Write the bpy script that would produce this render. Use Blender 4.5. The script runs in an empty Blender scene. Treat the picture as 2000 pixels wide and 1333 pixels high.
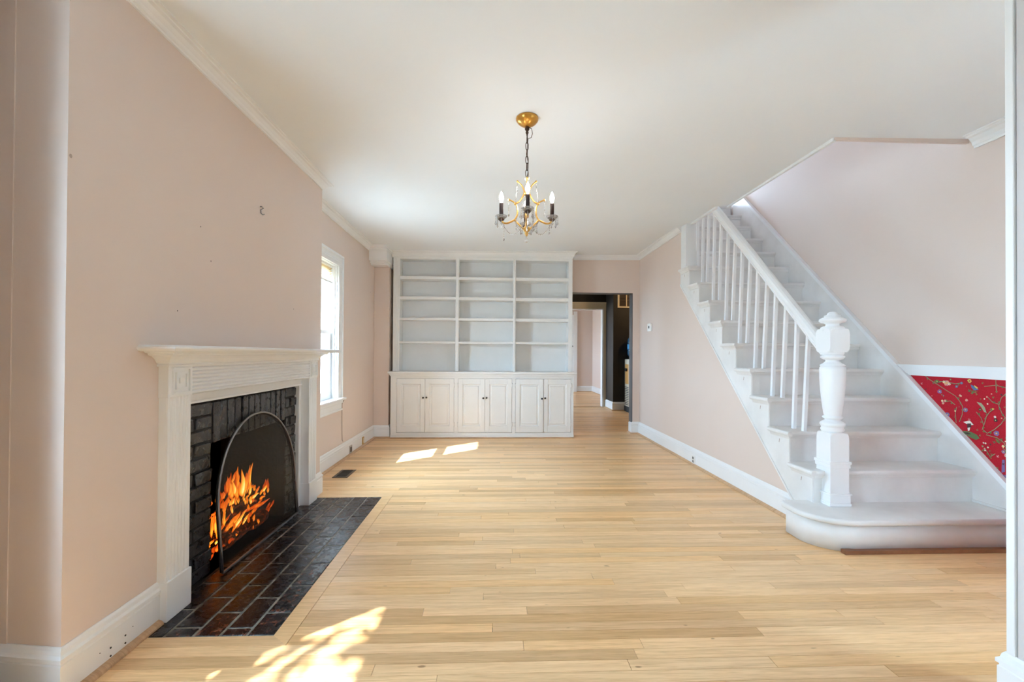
import bpy, bmesh, math, random
from mathutils import Vector, Matrix, noise
random.seed(7)
S = bpy.context.scene
C = S.collection
PI = math.pi

# ------------------------------------------------------------------ camera
cd = bpy.data.cameras.new('camera'); cam = bpy.data.objects.new('camera', cd); C.objects.link(cam)
cd.sensor_fit = 'HORIZONTAL'; cd.sensor_width = 36.0; cd.lens = 870 / 2000 * 36; cd.shift_y = 16.5 / 2000; cd.clip_start = .02
cam.matrix_world = Matrix.Translation((0, 0, 1.15)) @ Matrix.Rotation(-.039, 4, 'Z') @ Matrix.Rotation(PI / 2 + .0078, 4, 'X') @ Matrix.Rotation(.006, 4, 'Z')
S.camera = cam
# ------------------------------------------------------------------ sky, sun, exposure
SKY, SUN, EXPO = 23.0, 11.0, 1.13
w = bpy.data.worlds.new('sky'); S.world = w; w.use_nodes = True
bg = w.node_tree.nodes['Background']; bg.inputs[0].default_value = (.53, .755, 1.0, 1); bg.inputs[1].default_value = SKY
sd = bpy.data.lights.new('sun', 'SUN'); sd.energy = SUN; sd.angle = .0093; sd.color = (1, .99, .96)
sun = bpy.data.objects.new('sun', sd); C.objects.link(sun)
sun.rotation_euler = Vector((.559, .453, -.695)).to_track_quat('-Z', 'Y').to_euler()
S.view_settings.view_transform = 'Standard'; S.view_settings.look = 'None'
S.view_settings.exposure = EXPO; S.view_settings.gamma = 1; S.view_settings.use_curve_mapping = False
try:
    S.cycles.diffuse_bounces = 8; S.cycles.max_bounces = 16; S.cycles.transparent_max_bounces = 24; S.cycles.sample_clamp_indirect = 6
    S.cycles.caustics_reflective = False; S.cycles.caustics_refractive = False
except Exception: pass

def portal(name, loc, rot, sx, sy):      # real window openings, told to the renderer so that it samples the sky through them
    l = bpy.data.lights.new(name, 'AREA'); l.shape = 'RECTANGLE'; l.size = sx; l.size_y = sy; l.energy = 1
    l.cycles.is_portal = True
    o = bpy.data.objects.new(name, l); C.objects.link(o); o.location = loc; o.rotation_euler = rot
R2 = PI / 2
portal('window_portal', (-1.86, 4.255, 1.4), (0, -R2, 0), 1.35, .79)
portal('window_portal', (-2.14, .4, 1.4), (0, -R2, 0), 1.35, 1.0)
portal('window_portal', (3.27, .5, 1.15), (0, R2, 0), 1.4, .5)

# ------------------------------------------------------------------ mesh helpers
class MB:
    def __init__(s): s.v = []; s.f = []; s.c = None; s.sm = []
    def add(s, vs, fs, smooth=False, col=None):
        n = len(s.v); s.v += [tuple(p) for p in vs]; s.f += [tuple(i + n for i in f) for f in fs]; s.sm += [smooth] * len(fs)
        if col is not None or s.c is not None:
            if s.c is None: s.c = [(1, 1, 1)] * n
            s.c += [col if col is not None else (1, 1, 1)] * len(vs) if not (isinstance(col, list) and not isinstance(col[0], float)) else col
        return s
    def box(s, x0, x1, y0, y1, z0, z1, col=None):
        return s.add([(x0, y0, z0), (x1, y0, z0), (x1, y1, z0), (x0, y1, z0), (x0, y0, z1), (x1, y0, z1), (x1, y1, z1), (x0, y1, z1)],
              [(0, 3, 2, 1), (4, 5, 6, 7), (0, 1, 5, 4), (1, 2, 6, 5), (2, 3, 7, 6), (3, 0, 4, 7)], False, col)
    def cbox(s, x0, x1, y0, y1, z0, z1, b=.003):      # box with chamfered edges
        bm = bmesh.new(); vs = [bm.verts.new(p) for p in ((x0, y0, z0), (x1, y0, z0), (x1, y1, z0), (x0, y1, z0), (x0, y0, z1), (x1, y0, z1), (x1, y1, z1), (x0, y1, z1))]
        for f in ((0, 3, 2, 1), (4, 5, 6, 7), (0, 1, 5, 4), (1, 2, 6, 5), (2, 3, 7, 6), (3, 0, 4, 7)): bm.faces.new([vs[i] for i in f])
        bmesh.ops.bevel(bm, geom=bm.edges[:], offset=b, segments=2, affect='EDGES', profile=.6)
        bm.verts.index_update()
        s.add([v.co[:] for v in bm.verts], [[v.index for v in f.verts] for f in bm.faces]); bm.free(); return s
    def prism(s, poly, axis, a, b, smooth=False):      # poly in the two other axes (cyclic order), extruded along axis from a to b
        ax = 'xyz'.index(axis); n = len(poly)
        def P(p, t):
            q = list(p); q.insert(ax, t); return tuple(q)
        vs = [P(p, a) for p in poly] + [P(p, b) for p in poly]
        ar = sum(poly[i][0] * poly[(i + 1) % n][1] - poly[(i + 1) % n][0] * poly[i][1] for i in range(n))
        flip = (ar > 0) == (axis != 'y')
        fs = [tuple(range(n)), tuple(range(2 * n - 1, n - 1, -1))] + [(i, i + n, (i + 1) % n + n, (i + 1) % n) for i in range(n)]
        if (flip != (b < a)): fs = [f[::-1] for f in fs]
        return s.add(vs, fs, smooth)
    def lathe(s, prof, c=(0, 0, 0), n=24, ang=0, smooth=True, sq=None):
        vs = []; fs = []; m = len(prof)
        for k in range(n):
            a = ang + 2 * PI * k / n
            for r, z in prof: vs.append((c[0] + r * math.cos(a), c[1] + r * math.sin(a), c[2] + z))
        for k in range(n):
            for i in range(m - 1):
                a, b = k * m + i, ((k + 1) % n) * m + i
                fs.append((a, b, b + 1, a + 1))
        if prof[0][0] > 1e-5: fs.append(tuple(k * m for k in range(n))[::-1])
        if prof[-1][0] > 1e-5: fs.append(tuple(k * m + m - 1 for k in range(n)))
        return s.add(vs, fs, smooth)
    def tube(s, pts, r, n=8, smooth=True, closed=False, flat=1.0):
        pts = [Vector(p) for p in pts]; m = len(pts); vs = []; fs = []; up = None
        for i, p in enumerate(pts):
            if closed: t = (pts[(i + 1) % m] - pts[i - 1]).normalized()
            else: t = (pts[min(i + 1, m - 1)] - pts[max(i - 1, 0)]).normalized()
            if up is None:
                up = Vector((0, 0, 1)) if abs(t.z) < .9 else Vector((1, 0, 0))
            up = (up - t * up.dot(t)); up = up.normalized() if up.length > 1e-6 else t.orthogonal().normalized(); sd_ = t.cross(up)
            rr = r[i] if isinstance(r, (list, tuple)) else r
            for k in range(n):
                a = 2 * PI * k / n; vs.append(p + sd_ * (rr * math.cos(a)) + up * (rr * flat * math.sin(a)))
        for i in range(m if closed else m - 1):
            j = (i + 1) % m
            for k in range(n): fs.append((i * n + k, i * n + (k + 1) % n, j * n + (k + 1) % n, j * n + k))
        if not closed: fs += [tuple(range(n))[::-1], tuple((m - 1) * n + k for k in range(n))]
        return s.add(vs, fs, smooth)
    def ball(s, c, r, n=10, m=6, sz=1.0):
        prof = [(0, -r * sz)] + [(r * math.sin(PI * i / m), -r * sz * math.cos(PI * i / m)) for i in range(1, m)] + [(0, r * sz)]
        return s.lathe(prof, c, n)
    def gem(s, c, r, h):      # small cut bead
        x, y, z = c
        return s.add([(x, y, z + h), (x + r, y, z), (x, y + r, z), (x - r, y, z), (x, y - r, z), (x, y, z - h)],
                     [(0, 1, 2), (0, 2, 3), (0, 3, 4), (0, 4, 1), (5, 2, 1), (5, 3, 2), (5, 4, 3), (5, 1, 4)])
    def sweep(s, path, prof, side=1, caps=True):      # profile (offset from wall, height) along a plan polyline with mitred corners
        P = [Vector(p) for p in path]; n = len(P); m = len(prof); vs = []; fs = []
        ns = []
        for i in range(n - 1):
            d = (P[i + 1] - P[i]); d.z = 0; d.normalize(); ns.append(Vector((-d.y, d.x, 0)) * side)
        for i in range(n):
            a = ns[max(i - 1, 0)]; b = ns[min(i, n - 2)]; mt = (a + b) / (1 + a.dot(b)) if a.dot(b) > -.99 else a
            for d, z in prof: vs.append(P[i] + mt * d + Vector((0, 0, z)))
        for i in range(n - 1):
            for k in range(m):
                q = (i * m + k, i * m + (k + 1) % m, (i + 1) * m + (k + 1) % m, (i + 1) * m + k)
                fs.append(q if side < 0 else q[::-1])
        if caps: fs += [tuple(range(m)), tuple((n - 1) * m + k for k in range(m - 1, -1, -1))]
        return s.add(vs, fs)
    def bars(s, pts, wd, th, closed=False): return s

ORG = {}
def obj(name, mb, mat, parent=None, org=None, kind=None, label=None, cat=None, group=None, fix=True):
    root = parent
    base = Vector(org) if org is not None else (Vector(ORG[parent.name]) if parent else Vector((0, 0, 0)))
    me = bpy.data.meshes.new(name); me.from_pydata([tuple(Vector(p) - base) for p in mb.v], [], mb.f)
    me.polygons.foreach_set('use_smooth', mb.sm)
    if mb.c is not None:
        ca = me.color_attributes.new('tint', 'FLOAT_COLOR', 'POINT')
        ca.data.foreach_set('color', [x for c in mb.c for x in (c[0], c[1], c[2], 1.0)])
    if fix:
        bm = bmesh.new(); bm.from_mesh(me); bmesh.ops.recalc_face_normals(bm, faces=bm.faces[:]); bm.to_mesh(me); bm.free()
    me.materials.append(mat)
    o = bpy.data.objects.new(name, me); C.objects.link(o)
    if parent:
        o.parent = parent; o.location = base - Vector(ORG[parent.name])
    else: o.location = base
    ORG[o.name] = base
    props(o, label, cat, group, kind); return o
def props(o, label=None, cat=None, group=None, kind=None):
    for k, v in (('label', label), ('category', cat), ('group', group), ('kind', kind)):
        if v: o[k] = v
def thing(name, loc, label, cat, group=None, kind=None):
    o = bpy.data.objects.new(name, None); C.objects.link(o); o.location = loc; o.empty_display_size = .1; ORG[o.name] = Vector(loc)
    props(o, label, cat, group, kind); return o
def struct(name, mb, mat, label=None, parent=None, cat=None):
    return obj(name, mb, mat, parent, kind=None if parent else 'structure', label=label, cat=cat)
def clone(o, parent, loc, name=None):
    c = o.copy(); C.objects.link(c); c.parent = parent; c.location = loc
    return c

# ------------------------------------------------------------------ materials
def mat(name, col=(.8, .8, .8), rough=.5, metal=0, spec=.5, build=None, **kw):
    m = bpy.data.materials.new(name); m.use_nodes = True; nt = m.node_tree; b = nt.nodes['Principled BSDF']
    b.inputs['Base Color'].default_value = (*col, 1); b.inputs['Roughness'].default_value = rough; b.inputs['Metallic'].default_value = metal
    b.inputs['Specular IOR Level'].default_value = spec
    for k, v in kw.items(): b.inputs[k.replace('_', ' ')].default_value = v
    if build: build(nt, b)
    return m
def N(nt, t, **kw):
    n = nt.nodes.new(t)
    for k, v in kw.items():
        if k in n.inputs: n.inputs[k].default_value = v
        else: setattr(n, k, v)
    return n
def noise_n(nt, scale, detail=3, rough=.5, vec=None, mp=None):
    tc = N(nt, 'ShaderNodeTexCoord'); n = N(nt, 'ShaderNodeTexNoise'); n.inputs['Scale'].default_value = scale; n.inputs['Detail'].default_value = detail; n.inputs['Roughness'].default_value = rough
    if mp:
        m = N(nt, 'ShaderNodeMapping'); m.inputs['Scale'].default_value = mp; nt.links.new(tc.outputs['Object'], m.inputs['Vector']); nt.links.new(m.outputs[0], n.inputs['Vector'])
    else: nt.links.new(tc.outputs['Object'], n.inputs['Vector'])
    return n
def ramp(nt, src, stops):
    r = N(nt, 'ShaderNodeValToRGB'); e = r.color_ramp.elements
    while len(e) < len(stops): e.new(.5)
    for i, (p, c) in enumerate(stops): e[i].position = p; e[i].color = (*c, 1) if len(c) == 3 else c
    nt.links.new(src, r.inputs[0]); return r
def mix(nt, fac, a, b, mode='MIX'):
    m = N(nt, 'ShaderNodeMix', data_type='RGBA', blend_type=mode)
    for sk, v in ((m.inputs[0], fac), (m.inputs[6], a), (m.inputs[7], b)):
        if hasattr(v, 'is_output'): nt.links.new(v, sk)
        elif isinstance(v, (int, float)): sk.default_value = v
        else: sk.default_value = (*v, 1)
    return m.outputs[2]
def bump(nt, b, h, strength=.1, dist=.01):
    n = N(nt, 'ShaderNodeBump'); n.inputs['Strength'].default_value = strength; n.inputs['Distance'].default_value = dist
    nt.links.new(h, n.inputs['Height']); nt.links.new(n.outputs[0], b.inputs['Normal'])
def painted(c1, c2, scale, bs, bscale, bd=.002):
    def f(nt, b):
        n = noise_n(nt, scale, 4); r = ramp(nt, n.outputs['Fac'], [(.3, c1), (.7, c2)]); nt.links.new(r.outputs[0], b.inputs['Base Color'])
        h = noise_n(nt, bscale, 3); bump(nt, b, h.outputs['Fac'], bs, bd)
    return f
M_wall = mat('pink_wall_paint', rough=.6, spec=.25, build=painted((.70, .585, .52), (.715, .605, .54), 1.3, .12, 90))
M_entry = mat('pale_grey_entry_paint', rough=.6, spec=.25, build=painted((.60, .57, .56), (.63, .60, .585), 1.3, .12, 90))
M_ceil = mat('ceiling_paint', rough=.75, spec=.2, build=painted((.79, .82, .845), (.82, .85, .875), 1.0, .08, 70))
M_trim = mat('white_gloss_paint', rough=.33, build=painted((.80, .81, .815), (.835, .845, .85), 3.0, .06, 45, .003))
M_step = mat('worn_white_stair_paint', rough=.4, build=painted((.70, .69, .675), (.80, .79, .775), 5.0, .1, 60, .003))
M_hallwall = mat('black_hall_paint', rough=.5, spec=.3, build=painted((.013, .011, .010), (.020, .017, .015), 3.0, .05, 60))
M_cream = mat('cream_hall_trim_paint', rough=.4, build=painted((.62, .53, .36), (.68, .58, .42), 4, .05, 40))
M_bwhite = mat('bookcase_paint', rough=.38, build=painted((.76, .765, .755), (.80, .80, .79), 4.0, .1, 40, .003))
M_dark = mat('dark_gap', (.02, .018, .016), .8)

def wood(light, dark, rough, tintamp=.45):
    def f(nt, b):
        at = N(nt, 'ShaderNodeAttribute', attribute_name='tint'); sep = N(nt, 'ShaderNodeSeparateColor'); nt.links.new(at.outputs['Color'], sep.inputs[0])
        tc = N(nt, 'ShaderNodeTexCoord'); mp = N(nt, 'ShaderNodeMapping'); mp.inputs['Scale'].default_value = (1.6, 34, 1)
        off = N(nt, 'ShaderNodeVectorMath', operation='SCALE'); off.inputs['Scale'].default_value = 23.0
        nt.links.new(at.outputs['Color'], off.inputs[0]); ad = N(nt, 'ShaderNodeVectorMath', operation='ADD')
        nt.links.new(tc.outputs['Object'], mp.inputs['Vector']); nt.links.new(mp.outputs[0], ad.inputs[0]); nt.links.new(off.outputs[0], ad.inputs[1])
        n1 = N(nt, 'ShaderNodeTexNoise'); n1.inputs['Scale'].default_value = 2.2; n1.inputs['Detail'].default_value = 6; n1.inputs['Distortion'].default_value = .8; nt.links.new(ad.outputs[0], n1.inputs['Vector'])
        n2 = N(nt, 'ShaderNodeTexNoise'); n2.inputs['Scale'].default_value = 9; n2.inputs['Detail'].default_value = 3; nt.links.new(ad.outputs[0], n2.inputs['Vector'])
        r = ramp(nt, n1.outputs['Fac'], [(.30, dark), (.62, light)])
        fine = ramp(nt, n2.outputs['Fac'], [(.30, (.76, .70, .62)), (.5, (1, 1, 1))])
        c = mix(nt, .55, r.outputs[0], fine.outputs[0], 'MULTIPLY')
        tr = ramp(nt, sep.outputs[0], [(0, (.80, .74, .66)), (.45, (1, 1, 1)), (1, (1.12, 1.12, 1.12))])
        c = mix(nt, tintamp * 2, c, tr.outputs[0], 'MULTIPLY')
        hr = ramp(nt, sep.outputs[1], [(.35, (1, 1, 1)), (.75, (.99, .95, .86)), (1, (.97, .90, .76))]); c = mix(nt, 1.0, c, hr.outputs[0], 'MULTIPLY')
        big = noise_n(nt, .7, 2); br = ramp(nt, big.outputs['Fac'], [(.35, (.93, .90, .85)), (.65, (1.03, 1.03, 1.03))])
        c = mix(nt, .8, c, br.outputs[0], 'MULTIPLY')
        # small dark knots and dents
        kn = noise_n(nt, 14, 1, .3, mp=(1, 2.4, 1)); kr = ramp(nt, kn.outputs['Fac'], [(.17, (.35, .25, .18)), (.215, (1, 1, 1))])
        c = mix(nt, .8, c, kr.outputs[0], 'MULTIPLY')
        nt.links.new(c, b.inputs['Base Color'])
        rn = noise_n(nt, 3, 4); rr = ramp(nt, rn.outputs['Fac'], [(.3, (rough + .03,) * 3), (.7, (rough + .11,) * 3)]); nt.links.new(rr.outputs[0], b.inputs['Roughness'])
        bump(nt, b, n1.outputs['Fac'], .06, .002)
    return f
M_floor = mat('blond_oak_boards', rough=.3, build=wood((.89, .605, .34), (.735, .465, .235), .28))
M_shoe = mat('stained_oak_moulding', rough=.35, build=wood((.62, .40, .24), (.50, .31, .17), .35))
M_redwood = mat('red_brown_moulding', rough=.4, build=wood((.30, .13, .06), (.20, .08, .035), .4))

def brickpaint(base, hi, rough, wear):
    def f(nt, b):
        n = noise_n(nt, 14, 6, .65); r = ramp(nt, n.outputs['Fac'], [(.35, base), (.7, hi)]); c = r.outputs[0]
        if wear:
            at = N(nt, 'ShaderNodeAttribute', attribute_name='tint'); sep = N(nt, 'ShaderNodeSeparateColor'); nt.links.new(at.outputs['Color'], sep.inputs[0])
            ge = noise_n(nt, 24, 6, .7); ad = N(nt, 'ShaderNodeMath', operation='ADD'); nt.links.new(ge.outputs['Fac'], ad.inputs[0])
            mu = N(nt, 'ShaderNodeMath', operation='MULTIPLY'); nt.links.new(sep.outputs[0], mu.inputs[0]); mu.inputs[1].default_value = .26; nt.links.new(mu.outputs[0], ad.inputs[1])
            k = ramp(nt, ad.outputs[0], [(.78, (0, 0, 0)), (.80, (1, 1, 1))])
            c = mix(nt, k.outputs[0], c, (.16, .055, .035))
            sp = noise_n(nt, 130, 3, .6); k2 = ramp(nt, sp.outputs['Fac'], [(.66, (0, 0, 0)), (.72, (.55, .55, .55))]); c = mix(nt, k2.outputs[0], c, (.35, .32, .25))
        nt.links.new(c, b.inputs['Base Color'])
        rn = noise_n(nt, 30, 4); rr = ramp(nt, rn.outputs['Fac'], [(.3, (rough - .08,) * 3), (.7, (rough + .15,) * 3)]); nt.links.new(rr.outputs[0], b.inputs['Roughness'])
        h = noise_n(nt, 42, 7, .7); bump(nt, b, h.outputs['Fac'], (.45 if not wear else .25), .006)
    return f
M_brick = mat('black_painted_brick', build=brickpaint((.014, .014, .016), (.038, .038, .042), .28, False))
M_hearth = mat('worn_black_hearth_brick', build=brickpaint((.005, .005, .008), (.010, .010, .014), .24, True))
M_mortar = mat('black_mortar', rough=.8, build=painted((.006, .006, .006), (.016, .015, .014), 30, .5, 120, .004))
M_hmortar = mat('dusty_hearth_mortar', rough=.9, build=painted((.10, .094, .08), (.36, .33, .28), 14, .5, 120, .004))
M_soot = mat('sooty_firebox', (.006, .006, .006), .9, build=painted((.004, .004, .004), (.014, .012, .010), 9, .4, 40, .006))
M_gold = mat('antique_gilt_metal', (.62, .36, .10), .32, .85, build=painted((.50, .27, .06), (.72, .45, .15), 60, .2, 160, .001))
M_canopy = mat('gilt_canopy', rough=.3, metal=.7, build=painted((.55, .24, .03), (.66, .36, .08), 14, .1, 60, .001))
M_bronze = mat('dark_bronze', (.06, .03, .018), .4, .6)
M_candle = mat('brown_candle_sleeve', (.022, .006, .004), .5)
M_steel = mat('dark_steel', (.26, .26, .27), .32, .85)
M_black = mat('matte_black', (.012, .012, .012), .45)
M_plastic = mat('white_plastic', (.82, .82, .80), .4)
M_beige = mat('beige_plastic', (.66, .58, .44), .45)
M_amber = mat('amber_recess', (.62, .30, .06), .5)
M_brass = mat('brass_plate', (.60, .38, .10), .35, .8)
M_cable = mat('tan_cable', (.42, .33, .28), .6)

def clear(name, col, fac, rough=.02):      # thin clear sheet: straight-through light plus a glossy reflection
    m = bpy.data.materials.new(name); m.use_nodes = True; nt = m.node_tree; nt.nodes.clear(); o = N(nt, 'ShaderNodeOutputMaterial')
    t = N(nt, 'ShaderNodeBsdfTransparent'); t.inputs[0].default_value = (*col, 1); g = N(nt, 'ShaderNodeBsdfGlossy'); g.inputs['Roughness'].default_value = rough
    lw = N(nt, 'ShaderNodeLayerWeight'); lw.inputs[0].default_value = .5; pw = N(nt, 'ShaderNodeMath', operation='POWER'); pw.inputs[1].default_value = 5; nt.links.new(lw.outputs['Facing'], pw.inputs[0]); fr = N(nt, 'ShaderNodeMath', operation='MULTIPLY_ADD'); fr.inputs[1].default_value = .9; fr.inputs[2].default_value = .04; nt.links.new(pw.outputs[0], fr.inputs[0]); mu = N(nt, 'ShaderNodeMath', operation='MULTIPLY'); mu.inputs[1].default_value = fac
    nt.links.new(fr.outputs[0], mu.inputs[0]); mx = N(nt, 'ShaderNodeMixShader'); nt.links.new(mu.outputs[0], mx.inputs[0]); nt.links.new(t.outputs[0], mx.inputs[1]); nt.links.new(g.outputs[0], mx.inputs[2]); nt.links.new(mx.outputs[0], o.inputs[0]); return m
M_glass = clear('window_glass', (.97, .985, .98), 1.0)
M_crystal = mat('crystal', (1, 1, 1), .02, 0, .5, None, Transmission_Weight=.75, IOR=1.52)
M_blueplastic = mat('blue_water_bottle', (.10, .32, .55), .08, 0, .5, None, Transmission_Weight=.7, IOR=1.2)
def meshscreen():
    m = bpy.data.materials.new('black_wire_mesh'); m.use_nodes = True; nt = m.node_tree; b = nt.nodes['Principled BSDF']; b.inputs['Base Color'].default_value = (.005, .0045, .004, 1); b.inputs['Roughness'].default_value = .5
    tc = N(nt, 'ShaderNodeTexCoord'); vo = noise_n(nt, 900, 1); r = ramp(nt, vo.outputs['Fac'], [(.35, (.44,) * 3), (.65, (.56,) * 3)]); nt.links.new(r.outputs[0], b.inputs['Alpha']); return m
M_mesh = meshscreen()
def emit(name, col, st):
    m = bpy.data.materials.new(name); m.use_nodes = True; nt = m.node_tree; nt.nodes.clear(); o = N(nt, 'ShaderNodeOutputMaterial'); e = N(nt, 'ShaderNodeEmission'); e.inputs[0].default_value = (*col, 1); e.inputs[1].default_value = st; nt.links.new(e.outputs[0], o.inputs[0]); return m
M_bulb = emit('lit_bulb', (1, .96, .92), 55)
def flame():
    m = bpy.data.materials.new('flame'); m.use_nodes = True; nt = m.node_tree; nt.nodes.clear(); o = N(nt, 'ShaderNodeOutputMaterial')
    at = N(nt, 'ShaderNodeAttribute', attribute_name='tint'); sep = N(nt, 'ShaderNodeSeparateColor'); nt.links.new(at.outputs['Color'], sep.inputs[0])
    n = noise_n(nt, 34, 4, .6, mp=(1, 1, .4)); ad = N(nt, 'ShaderNodeMath', operation='MULTIPLY_ADD'); nt.links.new(n.outputs['Fac'], ad.inputs[0]); ad.inputs[1].default_value = .55; nt.links.new(sep.outputs[0], ad.inputs[2])
    sb = N(nt, 'ShaderNodeMath', operation='SUBTRACT'); nt.links.new(ad.outputs[0], sb.inputs[0]); sb.inputs[1].default_value = .13
    r = ramp(nt, sb.outputs[0], [(0, (.10, .006, .0)), (.3, (.62, .06, .004)), (.55, (1, .27, .015)), (.8, (1, .62, .07)), (1, (1, .85, .35))])
    e = N(nt, 'ShaderNodeEmission'); nt.links.new(r.outputs[0], e.inputs[0]); e.inputs[1].default_value = 1.0
    t = N(nt, 'ShaderNodeBsdfTransparent'); a = ramp(nt, sb.outputs[0], [(0, (.0,) * 3), (.4, (.75,) * 3), (1, (1,) * 3)])
    mx = N(nt, 'ShaderNodeMixShader'); nt.links.new(a.outputs[0], mx.inputs[0]); nt.links.new(t.outputs[0], mx.inputs[1]); nt.links.new(e.outputs[0], mx.inputs[2]); nt.links.new(mx.outputs[0], o.inputs[0]); return m
M_flame = flame()
def ember(nt, b):
    n = noise_n(nt, 55, 5, .7); r = ramp(nt, n.outputs['Fac'], [(.54, (0, 0, 0)), (.66, (.9, .12, .01)), (.8, (1, .4, .05))])
    nt.links.new(r.outputs[0], b.inputs['Emission Color']); b.inputs['Emission Strength'].default_value = .35
M_log = mat('charred_glowing_log', (.012, .007, .005), .9, build=ember)
def vcol(nt, b):
    at = N(nt, 'ShaderNodeAttribute', attribute_name='tint'); nt.links.new(at.outputs['Color'], b.inputs['Base Color'])
M_print = mat('printed_inks', rough=.6, build=vcol)
def redpaper(nt, b):
    n = noise_n(nt, 240, 2); r = ramp(nt, n.outputs['Fac'], [(.3, (.40, .008, .018)), (.7, (.48, .014, .028))]); nt.links.new(r.outputs[0], b.inputs['Base Color'])
M_red = mat('red_wallpaper', rough=.7, spec=.2, build=redpaper)
def shade(nt, b):
    b.inputs['Transmission Weight'].default_value = 0
    t = N(nt, 'ShaderNodeBsdfTranslucent'); t.inputs[0].default_value = (.72, .55, .34, 1); mx = N(nt, 'ShaderNodeMixShader'); mx.inputs[0].default_value = .5
    nt.links.new(b.outputs[0], mx.inputs[1]); nt.links.new(t.outputs[0], mx.inputs[2]); nt.links.new(mx.outputs[0], nt.nodes['Material Output'].inputs[0])
M_shade = mat('tan_pleated_fabric', (.55, .42, .26), .8, build=shade)
M_leaf = mat('leaf', (.06, .14, .03), .5)
M_bark = mat('bark', (.10, .07, .05), .9)
M_ground = mat('pale_paving', rough=.9, build=painted((.42, .42, .40), (.5, .5, .47), 2, .2, 20))

# ------------------------------------------------------------------ the setting
XW, XL, XN, XR, XS = -1.42, -1.62, -1.92, 2.078, 3.155      # chimney face, rear left wall, near left wall, right wall, stair wall
YB = 6.33                                                    # back wall
def zc(x, y): return 2.55 + .012 * x - .008 * (y - 4)        # the old ceiling is not quite level
obj('ground', MB().box(-40, 40, -40, 50, -.65, -.6), M_ground, kind='structure')

# floor: subfloor, hearth border boards and single oak boards
floor = struct('floor', MB().box(-2.1, 3.3, -2.8, YB + .12, -.09, -.022).box(-2.4, 4.6, YB + .12, 13.5, -.09, -.022), M_dark)
rows = []; P = .0596
rng = random.Random(11)
boards = []
y = 1.785 - 9 * P
while y < YB + .1:
    x0 = -1.41 if y < 3.72 else -1.61
    if y > 1.78 and y < 3.62: x0 = -.809
    x1 = 3.14 if y < 2.56 else (2.3 if y < 2.9 else 2.07)
    x = x0 - rng.random() * .9; first = True
    while x < x1:
        L = rng.choice((.55, .8, 1.1, 1.4, 1.8, 2.3)) * (.8 + .4 * rng.random())
        a, b = max(x, x0), min(x + L, x1)
        if x1 - b < .12: b = x1
        if b > x0 + .02: boards.append((y, a, b))
        x = max(b, x + L) if b < x1 else x1 + 1
        if x < x0 + .1: x = x0 if b <= x0 + .02 else x
    y += P
def board_mesh(mb, y, a, b, r):
    g = .0009; dz = r.random() * .0004; t = (r.random(), r.random(), r.random())
    mb.add([(a + g, y + g, -.02), (b - g, y + g, -.02), (b - g, y + P - g, -.02), (a + g, y + P - g, -.02), (a + g, y + g, -dz), (b - g, y + g, -dz), (b - g, y + P - g, -dz), (a + g, y + P - g, -dz)],
           [(0, 3, 2, 1), (4, 5, 6, 7), (0, 1, 5, 4), (1, 2, 6, 5), (2, 3, 7, 6), (3, 0, 4, 7)], False, t)
boards.sort(key=lambda q: q[0])
near = [q for q in boards if q[0] > 1.5][:290]; nearset = set(near)
for q in near:
    mb = MB(); board_mesh(mb, *q, rng); obj('floor_board', mb, M_floor, floor, fix=False)
mb = MB()
for q in boards:
    if q not in nearset: board_mesh(mb, *q, rng)
def fill(y0, y1, x0, x1):
    y = y0
    while y < y1 - .01:
        x = x0 - rng.random()
        while x < x1:
            L = .6 + 1.6 * rng.random(); a, b = max(x, x0), min(x + L, x1)
            if b - a > .05: board_mesh(mb, y, a, b, rng)
            x += L
        y += P
fill(1.785 - 9 * P - 66 * P, 1.785 - 9 * P, -1.9, 1.69); fill(-.5 - .004, 1.785 - 9 * P - .03, 1.84, 3.15); fill(YB + .12, 13.4, -1.58, 3.0)
obj('floor_boards', mb, M_floor, floor, kind='stuff')
HX0, HX1, HY0, HY1 = -1.44, -.885, 1.845, 3.575
obj('hearth_border', MB().add([(HX0, HY0 - .060, -.02), (HX1 + .075, HY0 - .060, -.02), (HX1, HY0, -.02), (HX0, HY0, -.02), (HX0, HY0 - .060, .001), (HX1 + .075, HY0 - .060, .001), (HX1, HY0, .001), (HX0, HY0, .001)],
    [(0, 3, 2, 1), (4, 5, 6, 7), (0, 1, 5, 4), (1, 2, 6, 5), (2, 3, 7, 6), (3, 0, 4, 7)], False, (.35, .3, .6)), M_floor, floor)
obj('hearth_border', MB().add([(HX1, HY0, -.02), (HX1 + .075, HY0 - .060, -.02), (HX1 + .075, HY1 + .0576, -.02), (HX1, HY1, -.02), (HX1, HY0, .001), (HX1 + .075, HY0 - .060, .001), (HX1 + .075, HY1 + .0576, .001), (HX1, HY1, .001)],
    [(0, 3, 2, 1), (4, 5, 6, 7), (0, 1, 5, 4), (1, 2, 6, 5), (2, 3, 7, 6), (3, 0, 4, 7)], False, (.55, .7, .2)), M_floor, floor)
obj('hearth_border', MB().add([(HX0, HY1, -.02), (HX1, HY1, -.02), (HX1 + .075, HY1 + .0576, -.02), (HX0, HY1 + .0576, -.02), (HX0, HY1, .0008), (HX1, HY1, .0008), (HX1 + .075, HY1 + .0576, .0008), (HX0, HY1 + .0576, .0008)],
    [(0, 3, 2, 1), (4, 5, 6, 7), (0, 1, 5, 4), (1, 2, 6, 5), (2, 3, 7, 6), (3, 0, 4, 7)], False, (.6, .2, .4)), M_floor, floor)

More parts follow.
